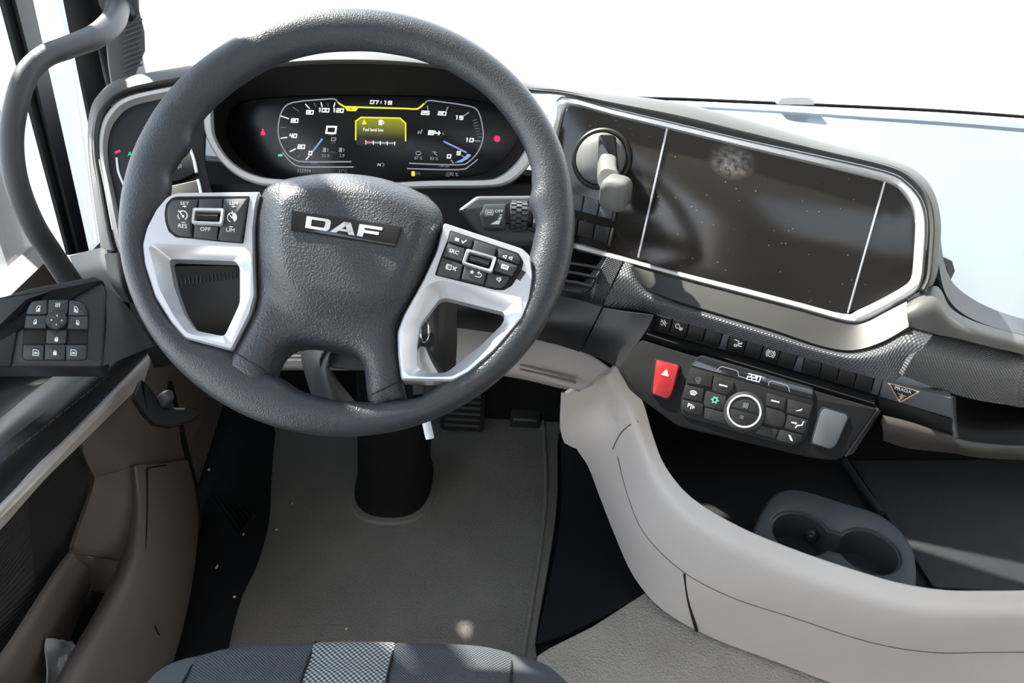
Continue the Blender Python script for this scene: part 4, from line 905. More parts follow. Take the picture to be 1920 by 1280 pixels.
strokes('fuel_sign', CLP, [], 1, H, 'lit_yellow', sc, polys=[[(771.5, 321), (778, 321), (778, 330), (771.5, 330)]]); text(CLP, '0%', 784, 325.5, 6, 3, H, 'lit_dim', sc, .9); text(CLP, '92 %', 851, 327, 6.4, 3, H, 'lit_grey', sc, .9); icon(CLP, 839.5, 327, 3.6, 3, [[(-1, -.8), (1, -.8)], [(-1, 0), (1, 0)], [(-.6, .9), (.6, .9)]], 1.1, H, 'lit_dim', sc)
icon(CLP, 493, 247.5, 1, 0, [], 1, H, 'red_lit', sc, polys=[[(-4, -6), (4.5, -6), (4.5, -2), (2, 2), (1.5, 6), (-1.5, 6), (-1.8, 2), (-4, -2)]], name='warning_light')
strokes('warning_light', CLP, [], 1, H, 'red_lit', sc, polys=[[(932 + 6 * math.cos(t), 260 + 6 * math.sin(t)) for t in [k * math.pi / 8 for k in range(16)]]])
strokes('warning_light', CLP, [[(523, 291), (528, 291)]], 4, H, 'green_lit', sc)

# ------------------------------------------------------------------ gloss centre panel
gp = thing('centre_display_panel', 'wide gloss black centre panel in a silver frame, dusty with a smear', 'display panel', Q(1400, 600, d=1.0))
Go = [(1052, 179), (1150, 203), (1270, 231), (1400, 262), (1530, 290), (1660, 320), (1702, 342), (1730, 376), (1739, 420), (1736, 480), (1731, 525), (1716, 549), (1670, 577), (1622, 601), (1590, 604), (1500, 579), (1400, 553), (1300, 527), (1200, 500), (1076, 468), (1010, 452), (1008, 400), (1020, 300), (1040, 220)]
Gi = [(1068, 197), (1150, 217), (1270, 246), (1400, 278), (1530, 309), (1650, 338), (1685, 354), (1707, 384), (1716, 420), (1713, 480), (1710, 514), (1700, 532), (1656, 558), (1610, 580), (1582, 588), (1500, 567), (1400, 541), (1300, 516), (1200, 490), (1086, 456), (1022, 440), (1024, 400), (1036, 300), (1052, 224)]
ringloft('frame', DP, crv(Go, 3, True), crv(Gi, 3, True), [(0, -.006), (0, .002), (.25, .005), (.75, .004), (1, -.001), (1, -.006)], 'silver_trim', gp, ang=50)
GI2 = crv(Gi, 3, True)
prism('gloss_face', DP, offs(Gi, 0) if False else Gi, -.012, -.0005, 'gloss_panel', gp, bev=.0001)
for q in ([(1249.5, 238), (1253, 239), (1198, 484), (1194.5, 482)], [(1658, 337), (1661.5, 339), (1591.5, 587), (1588, 586)]): prism('divider', DP, q, -.001, .0009, 'silver', gp, bev=.0003)
def smear_patch():
    q = [(1335, 255), (1430, 278), (1410, 350), (1318, 325)]; vs = [DP.hit(x, y, .0002) for x, y in q]
    link('smear', vs, [(0, 1, 2, 3)], 'smear', gp, smooth=False, uvs={0: (0, 1), 1: (1, 1), 2: (1, 0), 3: (0, 0)})
smear_patch()
# gear selector
gs = thing('gear_selector', 'round gear selector with stubby black lever on the gloss panel', 'gear selector', DP.hit(1127, 297, 0))
gc = DP.hit(1128, 298, 0)
lathe('bezel', gc, DP.n, [(.041, 0), (.0405, .003), (.038, .005), (.0355, .004), (.0345, .001), (.034, 0)], 'plastic', gs, seg=56)
def ball():
    prof = [(.0338, .0)] + [(.034 * math.cos(R(a)), .004 + .014 * math.sin(R(a))) for a in range(8, 91, 8)] + [(0, .018)]
    return lathe('ball', gc, DP.n, prof, 'selector_grey', gs, seg=48)
ball()
prism('slot', DP, fil([(1122, 252), (1152, 253), (1158, 320), (1120, 312)], 6), .012, .0195, 'badge_black', gs, bev=.001)
k0 = DP.hit(1138, 296, .014); k1 = DP.hit(1137, 322, .052); k2 = DP.hit(1148, 352, .062)
dirk = (DP.hit(1155, 372, .085) - k1).normalized()
sqtube('stem', [(DP.hit(1138, 300, .012), DP.u, DP.v, .012, .013), (DP.hit(1138, 322, .035), DP.u, DP.v, .0125, .0125), (DP.hit(1141, 336, .048), DP.u, DP.v, .0135, .0125)], 'selector_grey', gs, e=3)
kw = DP.u; kn = (DP.n * .75 - DP.v * .45).normalized(); kv = kn.cross(kw)
kc = DP.hit(1149, 368, .062)
sqtube('knob', [(kc - kn * .030, kw, kv, .012, .012), (kc - kn * .022, kw, kv, .0175, .0200), (kc - kn * .006, kw, kv, .0185, .0212), (kc, kw, kv, .0178, .0205), (kc + kn * .004, kw, kv, .0158, .0182), (kc + kn * .0055, kw, kv, .011, .013), (kc + kn * .006, kw, kv, .003, .004)], 'selector_grey', gs, e=3.4, K=40)
# two small rows of switches under the selector
def bank(name, label, loc, pl, quads, m='button_dark', h0=-.004, h1=.0022, bev=.0008, group=None):
    t = thing(name, label, 'switches', loc, group); out = []
    for q in quads: out.append(prism('switch', pl, fil(q, 2, 2), h0, h1, m, t, bev=bev))
    return t, out
t, _ = bank('switch_row', 'upper row of blank black switches just below the gear selector', DP.hit(1110, 405, 0), DP, [[(1064, 360), (1094, 367), (1089, 396), (1060, 389)], [(1096.5, 368), (1124.5, 376), (1118, 404), (1091, 397)], [(1127, 376.5), (1152, 384), (1147, 411), (1120.5, 405)]], 'blank')
prism('end_cap', DP, [(1153, 384), (1157, 388), (1152, 416), (1147, 414)], -.002, .003, 'plastic_mid', t)
t, _ = bank('switch_row', 'lower row of blank black switches above the silver frame edge', DP.hit(1100, 450, 0), DP, [[(1054, 404), (1083, 411), (1079, 440), (1050, 433)], [(1085.5, 412), (1114, 420), (1109.5, 448), (1081.5, 441)], [(1117, 420.5), (1144, 427.5), (1138.5, 457), (1112, 449)]])
prism('end_cap', DP, [(1147, 427), (1151, 428), (1144, 461), (1139, 460)], -.002, .003, 'plastic_mid', t)
# ------------------------------------------------------------------ switch strip under the shelf
SWP = Plane(DP.hit(1430, 665, .024), nrm(25, 14))
def lerp2(a, b, t): return (a[0] + (b[0] - a[0]) * t, a[1] + (b[1] - a[1]) * t)
def cells(tl, tr, bl, br, n, g=.03):
    return [[lerp2(tl, tr, (k + g) / n), lerp2(tl, tr, (k + 1 - g) / n), lerp2(bl, br, (k + 1 - g) / n), lerp2(bl, br, (k + g) / n)] for k in range(n)]
patch('switch_ledge', [[SWP.hit(x, y, -.006) for x, y in ((1180, 578), (1225, 587), (1360, 626), (1505, 667), (1655, 709))], [SWP.hit(x, y, -.006) for x, y in ((1180, 604), (1222, 618), (1350, 654), (1495, 696), (1645, 741))],
      [SWP.hit(x, y, .010) for x, y in ((1176, 612), (1214, 627), (1342, 667), (1488, 711), (1640, 757))], [SWP.hit(x, y, .004) for x, y in ((1172, 628), (1200, 640), (1340, 682), (1485, 724), (1648, 771))]], 'plastic', dash, su=3, sv=2, thick=.005, ang=30)
banks = [('left third of the switch strip under the panel, with two lit symbols', (1229, 590), (1355, 625), (1224, 617), (1347, 652), 'b'),
         ('middle third of the switch strip, with a crossed vehicle and a lit circle symbol', (1368, 630), (1496, 666), (1361, 657), (1486, 694), 'b'),
         ('right third of the switch strip, four blank switches', (1509, 668), (1640, 705), (1503, 698), (1632, 738), 'b')]
BS = []
for lab, tl, tr, bl, br, g in banks:
    t, o = bank('switch_bank', lab, SWP.hit(*lerp2(bl, br, .5), 0), SWP, cells(tl, tr, bl, br, 4), h0=-.006, h1=.001, bev=.0007); BS.append(o)
for q in ([(1356, 627), (1367, 630), (1360, 656), (1348, 653)], [(1497, 667), (1508, 670), (1502, 697), (1487, 694)], [(1642, 706), (1656, 709), (1646, 741), (1633, 738)]): prism('divider', SWP, q, -.006, .0012, 'blank', dash, bev=.0006)
hs = .0013
icon(SWP, 1244, 605, 6, 15, [[(-.9, .8), (.9, -.8)], [(-.7, -.6), (-.1, -.9)], [(-.9, .1), (-.3, .6)], [(.1, .9), (.6, .3)], [(.3, -.3), (1, .1)], [(-.2, -.4), (.4, .5)]], 1.3, hs, WP, BS[0][0])
icon(SWP, 1273, 613, 6, 15, [arc(-.5, .2, .65, 0, 300, 10), [(.1, -.4), (.5, -.8)], [(.2, .3), (.4, -.2), (1.2, 0)], arc(.9, -.5, .3, 0, 360, 8)], 1.3, hs, WP, BS[0][1])
icon(SWP, 1383, 645, 8, 15, [[(-.9, .9), (.2, .7)], [(-.7, -.2), (-.1, -.2), (-.1, -.6), (-.7, -.6), (-.7, -.2)], [(0, .3), (.9, .3)], [(.1, -.1), (.9, .6)], [(.2, -.3), (1, -.3)]], 1.6, hs, WP, BS[1][0])
icon(SWP, 1445, 663, 7.2, 15, [arc(0, 0, .75, 0, 360, 18), arc(0, 0, 1.15, 130, 230, 8), arc(0, 0, 1.15, -50, 50, 8)], 1.5, hs, WP, BS[1][2]); text(SWP, 'TC', 1445, 663, 5, 15, hs, WP, BS[1][2], bold=.02)
# ------------------------------------------------------------------ climate fascia
HP = Plane(Q(1400, 740, d=.965), nrm(25, 36))
fas = prism('fascia', HP, fil([(1157, 690), (1196, 642), (1204, 637), (1280, 661), (1646, 766), (1584, 856), (1566, 863), (1538, 861), (1506, 855), (1271, 799), (1204, 750), (1180, 730)], 6), -.05, -.001, 'fascia', dash, bev=.002)
patch('fascia_cheek', [[HP.hit(1648, 766, -.002), HP.hit(1652, 772, -.03)], [HP.hit(1586, 856, -.002), HP.hit(1600, 850, -.03)]], 'plastic', dash, su=1, sv=1, thick=.003)
hz = thing('hazard_button', 'bright red hazard warning button with a white triangle on the fascia', 'button', HP.hit(1245, 745, 0))
prism('bezel', HP, fil([(1227, 671), (1275, 683), (1276, 690), (1263, 741), (1252, 752), (1221, 741), (1220, 732)], 4), -.002, .0004, 'plastic_dark', hz)
rb = prism('button', HP, fil([(1230, 674), (1271.5, 684.5), (1272.5, 690), (1259.5, 738), (1251.5, 748), (1224.5, 738.5), (1223.5, 732)], 4), -.001, .0045, 'red', hz, bev=.0018)
icon(HP, 1248, 699, 6.4, 14, [[(-1, -.7), (1, -.7), (0, 1), (-1, -.7)], [(-.45, -.38), (.45, -.38), (0, .35), (-.45, -.38)]], 1.3, .0047, 'white_print', rb)
bc = thing('blank_cover', 'blank blue grey cover plate right of the climate control unit', 'cover', HP.hit(1555, 838, 0))
bq_ = fil([(1546, 765), (1586, 777), (1591, 783), (1568, 834), (1558, 842), (1524, 832), (1524, 824), (1539, 772)], 5)
prism('bezel', HP, fil([(1543, 762), (1588, 774.5), (1594, 783), (1570, 837), (1559, 845), (1521, 834), (1521, 822), (1536, 768)], 5), -.002, .0003, 'plastic_dark', bc)
prism('plate', HP, bq_, -.001, .0022, 'blank', bc, bev=.001)
cc = thing('climate_control', 'climate control unit with ringed round knob and small lit display', 'control unit', HP.hit(1400, 810, 0))
prism('housing', HP, fil([(1295, 685), (1310, 667), (1318, 666), (1525, 727), (1527, 757), (1514, 818), (1501, 832), (1484, 838.5), (1372, 808), (1286, 782), (1276, 772), (1277, 747)], 6), -.002, .0012, 'plastic_dark', cc, bev=.001)
dsp = prism('display', HP, [(1296, 685), (1312, 668), (1524, 729), (1523, 748)], .0005, .0018, 'badge_black', cc, bev=.0005)
hd = .0020
strokes('display_line', HP, [[(1345, 694), (1349, 689), (1354, 687), (1380, 694), (1384, 697), (1385, 705), (1418, 715)]], 1.6, hd, 'lit_grey', dsp)
strokes('display_line', HP, [[(1441, 722), (1442, 716), (1447, 714), (1475, 722), (1479, 727), (1480, 734)]], 1.6, hd, 'lit_grey', dsp)
digits(HP, '220', 1413.5, 708, 10.5, 6.2, 2.0, 14, hd, 'lit_white', dsp, gap=.4); text(HP, '\u00b0C', 1431, 708.5, 4.5, 14, hd, 'lit_white', dsp)
hb_ = .0032
def cbut(q, r=2): return prism('button', HP, fil(q, r, 2), .0005, hb_, 'button_dark', cc, bev=.0007)
C5 = lambda *p: [(1180 + x / 4.174, 570 + y / 4.174) for x, y in p]
c1 = cbut(C5((482, 500), (655, 552), (640, 652), (448, 618))); c2 = cbut(C5((440, 630), (585, 664), (572, 766), (416, 733))); c3 = cbut(C5((412, 745), (582, 783), (572, 875), (460, 850), (405, 815)), 3)
c4 = cbut(C5((662, 568), (820, 612), (812, 668), (760, 712), (655, 685), (646, 650))); c5_ = cbut(C5((600, 676), (650, 688), (762, 720), (745, 840), (585, 800), (582, 760)), 3); c6 = cbut(C5((590, 808), (750, 850), (790, 935), (770, 945), (585, 895)))
c7 = cbut(C5((1075, 692), (1228, 738), (1212, 832), (1070, 792))); c8 = cbut(C5((1068, 805), (1212, 846), (1228, 885), (1208, 955), (1180, 968), (1055, 935)), 3); c9 = cbut(C5((1030, 945), (1170, 985), (1142, 1058), (980, 1012)))
c10 = cbut(C5((1240, 742), (1435, 792), (1405, 898), (1232, 852))); c11 = cbut(C5((1240, 866), (1402, 908), (1368, 1018), (1215, 970))); c12 = cbut(C5((1180, 980), (1362, 1028), (1322, 1085), (1270, 1102), (1148, 1062)), 3)
hi = hb_ + .0002
pt = lambda x, y: (1180 + x / 4.174, 570 + y / 4.174)
icon(HP, *pt(540, 590), 5, 14, [arc(0, 0, 1, 0, 360, 10, .9), [(-.3, .5), (-.1, 0), (-.4, -.5)], [(.3, .5), (.5, 0), (.2, -.5)], arc(.3, -1.1, .4, 0, 360, 8)], 1.1, hi, 'lit_dim', c1)
icon(HP, *pt(502, 692), 7, 14, [arc(0, -.6, 1.1, 35, 145, 8), [(-.9, .1), (-.5, -.6), (.5, -.6), (.9, .1)], [(0, .3), (0, -.5)], [(-.4, .2), (-.3, -.5)], [(.4, .2), (.3, -.5)]], 1.1, hi, WP, c2)
text(HP, 'P', *pt(466, 793), 7.5, 14, hi, WP, c3, bold=.01); icon(HP, *pt(492, 803), 4.5, 14, [[(-.5, 1), (-.5, -1)], [(.2, .7), (.2, -.7)], [(.8, .3), (.8, -.3)]], 1.2, hi, WP, c3)
icon(HP, *pt(735, 637), 7, 14, [[(-1, 0), (1, 0)]], 2.4, hi, WP, c4); icon(HP, *pt(1142, 760), 7, 14, [[(-1, 0), (1, 0)]], 2.4, hi, WP, c7)
icon(HP, *pt(670, 750), 6, 14, [arc(0, 0, .72, 0, 360, 12)] + [[(math.cos(k * math.pi / 3) * .6, math.sin(k * math.pi / 3) * .6), (math.cos(k * math.pi / 3) * 1.15, math.sin(k * math.pi / 3) * 1.15)] for k in range(6)], 1.7, hi, 'green_lit', c5_)
ML = 'mint_lit'
icon(HP, *pt(1328, 828), 7, 14, [], 1, hi, ML, c10, polys=[[(-1, -.5), (.1, .1), (.9, .55), (.5, -.1), (-.3, -.35)]])
icon(HP, *pt(1322, 940), 7, 14, [[(-1.8, .1), (-.7, .1)], [(1.2, 1), (1, 0), (-.2, -.4), (-.5, -1)]], 2.2, hi, ML, c11, polys=[[(-.9, .5), (-.3, .1), (-.9, -.3)]])
icon(HP, *pt(1262, 1048), 6, 14, [], 1, hi, ML, c12, polys=[[(-.9, .8), (-.3, .9), (.7, -.4), (.9, -.9), (.1, -.6)]])
kc_ = HP.hit(1396.5, 771, .009); px1 = (HP.hit(1396.5, 771, .009) - HP.hit(1428.5, 779, .009)).length
lathe('knob_skirt', HP.hit(1396, 772, .001), HP.n, [(px1 * 1.22, 0), (px1 * 1.2, .003), (px1 * 1.03, .0045), (px1, .0045)], 'plastic', cc, seg=56)
lathe('knob_ring', HP.hit(1396.5, 771, .0), HP.n, [(px1, .002), (px1, .009), (px1 * .97, .0098), (px1 * .90, .0098), (px1 * .88, .009), (px1 * .88, .002)], 'ring_white', cc, seg=64)
def half(s):
    c = Vector(HP.uv(1396.5, 771, .0088)); a0 = math.atan2(-(.28), 1); r = px1 * .87; o = []
    for k in range(25):
        t = a0 + R(3) + (math.pi - R(6)) * k / 24 + (0 if s > 0 else math.pi); o.append((c.x + r * math.cos(t), c.y + r * math.sin(t)))
    return o
def tilt_axis():
    a, b = Vector(HP.uv(1370, 764, .009)), Vector(HP.uv(1420, 778, .009)); d = b - a; return math.atan2(d.y, d.x)
_ta = tilt_axis()
def half2(s):
    c = Vector(HP.uv(1396.5, 771, .0088)); r = px1 * .87
    return [(c.x + r * math.cos(_ta + R(3) + (math.pi - R(6)) * k / 24 + (0 if s > 0 else math.pi)), c.y + r * math.sin(_ta + R(3) + (math.pi - R(6)) * k / 24 + (0 if s > 0 else math.pi))) for k in range(25)]
ku = prism('knob_button', HP, half2(1), .002, .0088, 'button_dark', cc, bev=.0006, uv=True); kd = prism('knob_button', HP, half2(-1), .002, .0088, 'button_dark', cc, bev=.0006, uv=True)
for (x, y), s, pr in ((pt(910, 793), 4.6, ku), (pt(880, 884), 3, kd)):
    icon(HP, x, y, s, 14, [arc(dx * .55, dy * .55, .42, 0, 360, 8) for dx in (-1, 1) for dy in (-1, 1)], 1.2, .0091, 'lit_grey' if pr is ku else 'lit_dim', pr)
# bracket strip with the triangular emblem
bk_ = prism('bracket', SWP, [(1656, 711), (1690, 720), (1783, 746), (1786, 785), (1648, 744)], -.03, .002, 'stalk_grey', dash, bev=.002)
patch('bracket_drop', [[SWP.hit(1645, 744, .001), SWP.hit(1715, 764, .001), SWP.hit(1786, 786, .001)], [SWP.hit(1654, 781, -.006), SWP.hit(1720, 799, -.006), SWP.hit(1785, 817, -.006)]], 'plastic', dash, su=2, sv=2, thick=.006)
em = thing('triangle_emblem', 'small black enamel triangle emblem with gold edge on the grey bracket', 'emblem', SWP.hit(1690, 756, .002))
tri = [(1664, 716.5), (1727, 734), (1686.5, 756)]
base = prism('border', SWP, fil(tri, 4, 3), .0015, .0032, 'gold', em, bev=.0006)
def shrink(p, k): cx = sum(q[0] for q in p) / 3; cy = sum(q[1] for q in p) / 3; return [(cx + (x - cx) * k, cy + (y - cy) * k) for x, y in p]
prism('enamel', SWP, fil(shrink(tri, .84), 2, 2), .0025, .0034, 'badge_black', em, bev=.0003)
text(SWP, 'PRADA', 1693, 731, 6, 16, .0036, 'badge_silver', em, 1.2, bold=.015)
icon(SWP, 1690.5, 742, 6, 16, [[(-1.3, .5), (-.3, .2), (0, .6)], [(1.3, .3), (.4, .15), (0, .6)], [(-.8, -.5), (0, .1), (.8, -.5)], [(0, .6), (0, -.6)]], 1.5, .0036, 'gold', em, polys=[[(-.35, -.3), (.35, -.3), (.4, -.9), (0, -1.3), (-.4, -.9)]])
for x, y in ((1666.5, 719), (1719, 734), (1685, 750)): lathe('stud', SWP.hit(x, y, .0034), SWP.n, [(.0016, 0), (.0014, .0008), (0, .0011)], 'chrome', em, seg=12)
# ------------------------------------------------------------------ control stalk on the right of the column
SK = Plane(Q(945, 408, d=.95), nrm(0, 34))
sk = thing('control_stalk', 'grey stalk with knurled ring and OFF marking right of the steering hub', 'stalk', Q(930, 430, d=.96))
prism('arm', SK, fil([(858, 392), (893, 366), (1032, 365), (1040, 452), (958, 455), (905, 447), (880, 425)], 6), -.045, -.012, 'stalk_grey', sk, bev=.006, seg=4)
cap = prism('end_cap', SK, fil([(899, 402), (908.5, 383), (950, 382), (948, 428), (907, 427.5)], 3), -.02, .004, 'blank', sk, bev=.002)
text(SK, 'OFF', 935.5, 396, 5.6, 0, .0043, WP, cap, 1.15, bold=.02)
icon(SK, 917.5, 398, 6.5, 0, [arc(0, 0, .72, 0, 360, 16), arc(0, 0, 1.15, 130, 230, 8), arc(0, 0, 1.15, -50, 50, 8), [(-.4, .2), (0, -.2), (.4, .2)], [(-.4, -.25), (0, .2), (.4, -.25)]], 1.4, .0043, WP, cap)
strokes('wedge', SK, [], 1, .0043, WP, cap, polys=[[(919, 420.5), (932, 413), (938.5, 413), (936, 420.5)], [(933.5, 411.5), (937, 406), (941.5, 406), (939, 411.5)], [(936, 404), (937.5, 402), (942.5, 402), (941.5, 404)]])
rc = SK.hit(973, 406, -.012); RR = .0165
rl = (SK.hit(990, 406, -.012) - SK.hit(956, 406, -.012)).length
lathe('ring', rc - SK.u * rl / 2, SK.u, [(0, 0), (RR * .93, 0), (RR, .0012), (RR, rl - .0012), (RR * .93, rl), (0, rl)], 'plastic', sk, seg=48)
def knurl():
    vs = []; fs = []; N = 18
    for c in range(3):
        for k in range(N):
            a0 = 2 * math.pi * (k + .5 * (c % 2)) / N; a1 = a0 + 2 * math.pi / N * .62; x0 = rl * (.06 + c * .295); x1 = x0 + rl * .27; b = len(vs)
            for a in (a0, a1):
                for x in (x0, x1):
                    for r in (RR - .0008, RR + .0020):
                        vs.append(rc + SK.u * (x - rl / 2) + (SK.n * math.cos(a) + SK.v * math.sin(a)) * r)
            fs += [tuple(b + i for i in f) for f in ((1, 3, 7, 5), (0, 1, 5, 4), (2, 6, 7, 3), (0, 2, 3, 1), (4, 5, 7, 6))]
    o = link('knurling', vs, [tuple(f) for f in fs], 'stalk_grey', sk, smooth=False); fixn(o)
knurl()
lathe('collar', SK.hit(990, 406, -.012), SK.u, [(0, 0), (.0125, 0), (.0125, .004), (.010, .006), (0, .006)], 'plastic', sk, seg=32)
ec = prism('tip', SK, fil([(999, 396), (1030, 396), (1030, 428), (998, 428)], 3), -.02, .001, 'blank', sk, bev=.002)
text(SK, 'R', 1003, 414.5, 7, 0, .0013, WP, ec, bold=.02)
# ------------------------------------------------------------------ beige storage console
con = thing('storage_console', 'beige curved storage console wall right of the driver footwell', 'console', (.45, .85, .06))
CT = [(1152, 690, .60), (1185, 742, .545), (1201, 778, .52), (1216, 830, .49), (1240, 890, .46), (1290, 950, .44), (1380, 1005, .43), (1480, 1047, .42), (1580, 1082, .42), (1680, 1112, .42), (1770, 1126, .42), (1850, 1127, .42), (1930, 1126, .42), (2080, 1120, .42)]
CM = [(1108, 708, .58), (1130, 758, .50), (1148, 808, .46), (1158, 855, .41), (1174, 918, .36), (1206, 996, .32), (1274, 1066, .29), (1366, 1117, .29), (1490, 1158, .29), (1630, 1203, .29), (1745, 1222, .29), (1850, 1222, .29), (1950, 1221, .29), (2100, 1215, .29)]
CBt = [(1062, 738, .56), (1056, 785, .46), (1078, 836, .36), (1103, 875, .27), (1124, 930, .20), (1153, 1004, .14), (1189, 1082, .09), (1244, 1144, .075), (1334, 1195, .07), (1462, 1243, .07), (1590, 1290, .07), (1770, 1335, .07), (1940, 1345, .07), (2110, 1350, .07)]
T3 = [Q(x, y, z=z) for x, y, z in CT]; M3 = [Q(x, y, z=z) for x, y, z in CM]; B3_ = [Q(x, y, z=z) for x, y, z in CBt]
inw = Vector((.35, .75, 0)).normalized()
cwall = patch('wall', [ext([p + inw * .022 - Vector((0, 0, .10)) for p in T3]), ext([p + inw * .018 - Vector((0, 0, .004)) for p in T3]), ext([p + inw * .006 + Vector((0, 0, .001)) for p in T3]), ext([p * .8 + q * .2 - inw * .012 for p, q in zip(T3, M3)]), ext(M3), ext([p * .5 + q * .5 - inw * .004 for p, q in zip(M3, B3_)]), ext(B3_)], 'beige', con, su=4, sv=4, thick=.004)
tube('seam', [p - inw * .0002 for p in M3[3:]], .0011, 'beige_shade_seam', con, seg=6, sub=5)
def on_wall(x, y):
    o = ROOTLOC[cwall.name]; d = ray(x, y).normalized(); ok, q, n, _ = cwall.ray_cast(CAM - o, d)
    return q + o if ok else Q(x, y, z=.45)
tube('seam', [on_wall(*q) for q in ((1149, 842), (1156, 826), (1164, 812), (1180, 797), (1197, 789))], .0011, 'beige_shade_seam', con, seg=6, sub=4)
def wallpt(x, y, t):  # point on the wall between seam and foot
    return None
sl0 = M3[6] * .97 + M3[7] * .03; 
pa = Q(1284, 1074, d=(M3[6] - CAM).dot(FW) + .0); pb = Q(1306, 1182, d=(B3_[8] - CAM).dot(FW) - .0)
tube('slit', [pa, pa * .5 + pb * .5 + UP * .004 - RT * .004 - FW * .003, pb], .0028, 'rubber', con, seg=8, sub=5)
patch('foot', [[Q(1052, 736, d=1.33), Q(1080, 745, d=1.30), Q(1110, 760, d=1.27)], [Q(1050, 800, d=1.40), Q(1075, 800, d=1.38), Q(1100, 800, d=1.35)], [Q(1058, 830, d=1.45), Q(1078, 840, d=1.42), Q(1098, 842, d=1.38)]], 'beige', con, thick=.004)
fl = ZP(.345)
prism('bin_floor', fl, [(.25, .92), (.32, .85), (.43, .78), (.60, .74), (.95, .76), (1.65, .79), (1.65, 1.5), (.2, 1.5)], -.02, 0, 'plastic_dark', con, uv=True)
prism('bin_mat', ZP(.352), fil([(1592, 862), (1640, 932), (1750, 1100), (1900, 1108), (2150, 1108), (2150, 860)], 8), -.008, 0, 'bin_mat', con, bev=.002)
tube('mat_edge', [Q(1583, 864, z=.355), Q(1622, 922, z=.355), Q(1652, 962, z=.355)], .006, 'plastic_mid', con, seg=8, sub=2)
box('bin_side', (.215, 1.26, .45), (.01, .48, .3), 'plastic_dark', con)
# ------------------------------------------------------------------ cup holder
cup = thing('cup_holder', 'dark grey double cup holder standing behind the console edge', 'cup holder', Q(1570, 1080, z=.36))
KZ = ZP(.40)
co = crv([(1404, 1020), (1415, 985), (1432, 950), (1452, 926), (1480, 916), (1517, 921), (1580, 940), (1645, 961), (1684, 988), (1710, 1024), (1719, 1062), (1718, 1118)], 4) + [(1640, 1112), (1500, 1066)]
c1_, c2_ = Vector(KZ.uv(1503, 997)), Vector(KZ.uv(1630, 1031)); axc = (c2_ - c1_); dd = axc.length; axc.normalize(); nc = Vector((-axc.y, axc.x)); rcup = .0395
hole = []
k = math.acos(min(.97, (dd / 2 - .0005) / rcup)) if dd / 2 < rcup else .35
for i in range(33):
    t = k + .12 + (2 * math.pi - 2 * k - .24) * i / 32; hole.append(c1_ + (axc * math.cos(t) + nc * math.sin(t)) * rcup)
for i in range(33):
    t = math.pi + k + .12 + (2 * math.pi - 2 * k - .24) * i / 32; hole.append(c2_ + (axc * math.cos(t) + nc * math.sin(t)) * rcup)
def plate(name, pl, outer, hole, depth, skirt, m, parent):
    o = [Vector(q) for q in clean(outer)]
    if area(o) < 0: o = o[::-1]
    h = [Vector(q) for q in clean(hole)]
    if area(h) < 0: h = h[::-1]
    i1 = [Vector(q) for q in offs(o, .004)]; h1 = [Vector(q) for q in offs(h, -.0055)]
    n, m2 = len(o), len(h); pts = i1 + h1
    E_ = [(i, (i + 1) % n) for i in range(n)] + [(n + i, n + (i + 1) % m2) for i in range(m2)]
    v2, _, f, _, _, _ = delaunay_2d_cdt(pts, E_, [], 0, 1e-7)
    def ins(q, poly):
        c = False
        for i in range(len(poly)):
            a, b = poly[i - 1], poly[i]
            if (a.y > q.y) != (b.y > q.y) and q.x < (b.x - a.x) * (q.y - a.y) / (b.y - a.y) + a.x: c = not c
        return c
    vs = [pl.P(q, 0) for q in v2]; fs = []
    for t in f:
        c = sum((v2[i] for i in t), Vector((0, 0))) / 3
        if ins(c, i1) and not ins(c, h1): fs.append(tuple(t))
    def lad(rings, cap):
        idx = []
        for poly, hh in rings:
            if hh is None: idx.append([min(range(len(v2)), key=lambda i: (v2[i] - q).length) for q in poly]); continue
            b = len(vs); vs.extend(pl.P(q, hh) for q in poly); idx.append(list(range(b, b + len(poly))))
        for a, b in zip(idx[:-1], idx[1:]):
            for i in range(len(a)): j = (i + 1) % len(a); fs.append((a[i], a[j], b[j], b[i]))
        if cap: fs.append(tuple(idx[-1]))
    lad([(i1, None), (offs(o, .0012), -.0012), (o, -.004), (o, -skirt)], False)
    lad([(h1, None), (offs(h, -.0035), -.0008), (offs(h, -.0022), -.004), (h, -.005), (offs(h, .0015), -depth)], True)
    ob = link(name, vs, fs, m, parent, ang=40); fixn(ob); return ob
plate('body', KZ, [KZ.uv(x, y) for x, y in co], hole, 0.050, .052, 'blank_cup', cup)
w_ = Vector(KZ.uv(1527, 984)); lathe('spring_flap', KZ.P(w_, -.022), Vector((-.2, -.9, .5)), [(.010, 0), (.009, .004), (.006, .007), (.005, .006), (.003, .008), (0, .0085)], 'plastic', cup, seg=20)
# ------------------------------------------------------------------ driver's door
dr = thing('door_1', 'driver door with dark armrest, beige trim, mesh cloth and open pocket', 'door', (-.6, .8, .05), kind=ST)
def XP(l): return [Q(x, y, x=d) for x, y, d in l]
patch('armrest', [XP([(120, 690, -.60), (60, 736, -.60), (0, 785, -.60), (-90, 858, -.60)]), XP([(150, 689, -.57), (80, 745, -.57), (0, 808, -.57), (-90, 884, -.57)]), XP([(184, 684, -.55), (96, 762, -.55), (0, 838, -.55), (-90, 912, -.55)])], 'plastic_mid', dr, thick=.02)
arm = patch('armrest_side', [XP([(184, 684, -.55), (96, 762, -.55), (0, 838, -.55), (-90, 912, -.55)]), XP([(236, 666, -.535), (140, 758, -.535), (0, 884, -.535), (-90, 962, -.535)]), XP([(288, 650, -.53), (192, 750, -.53), (0, 944, -.53), (-90, 1030, -.53)])], 'plastic', dr, thick=.01)
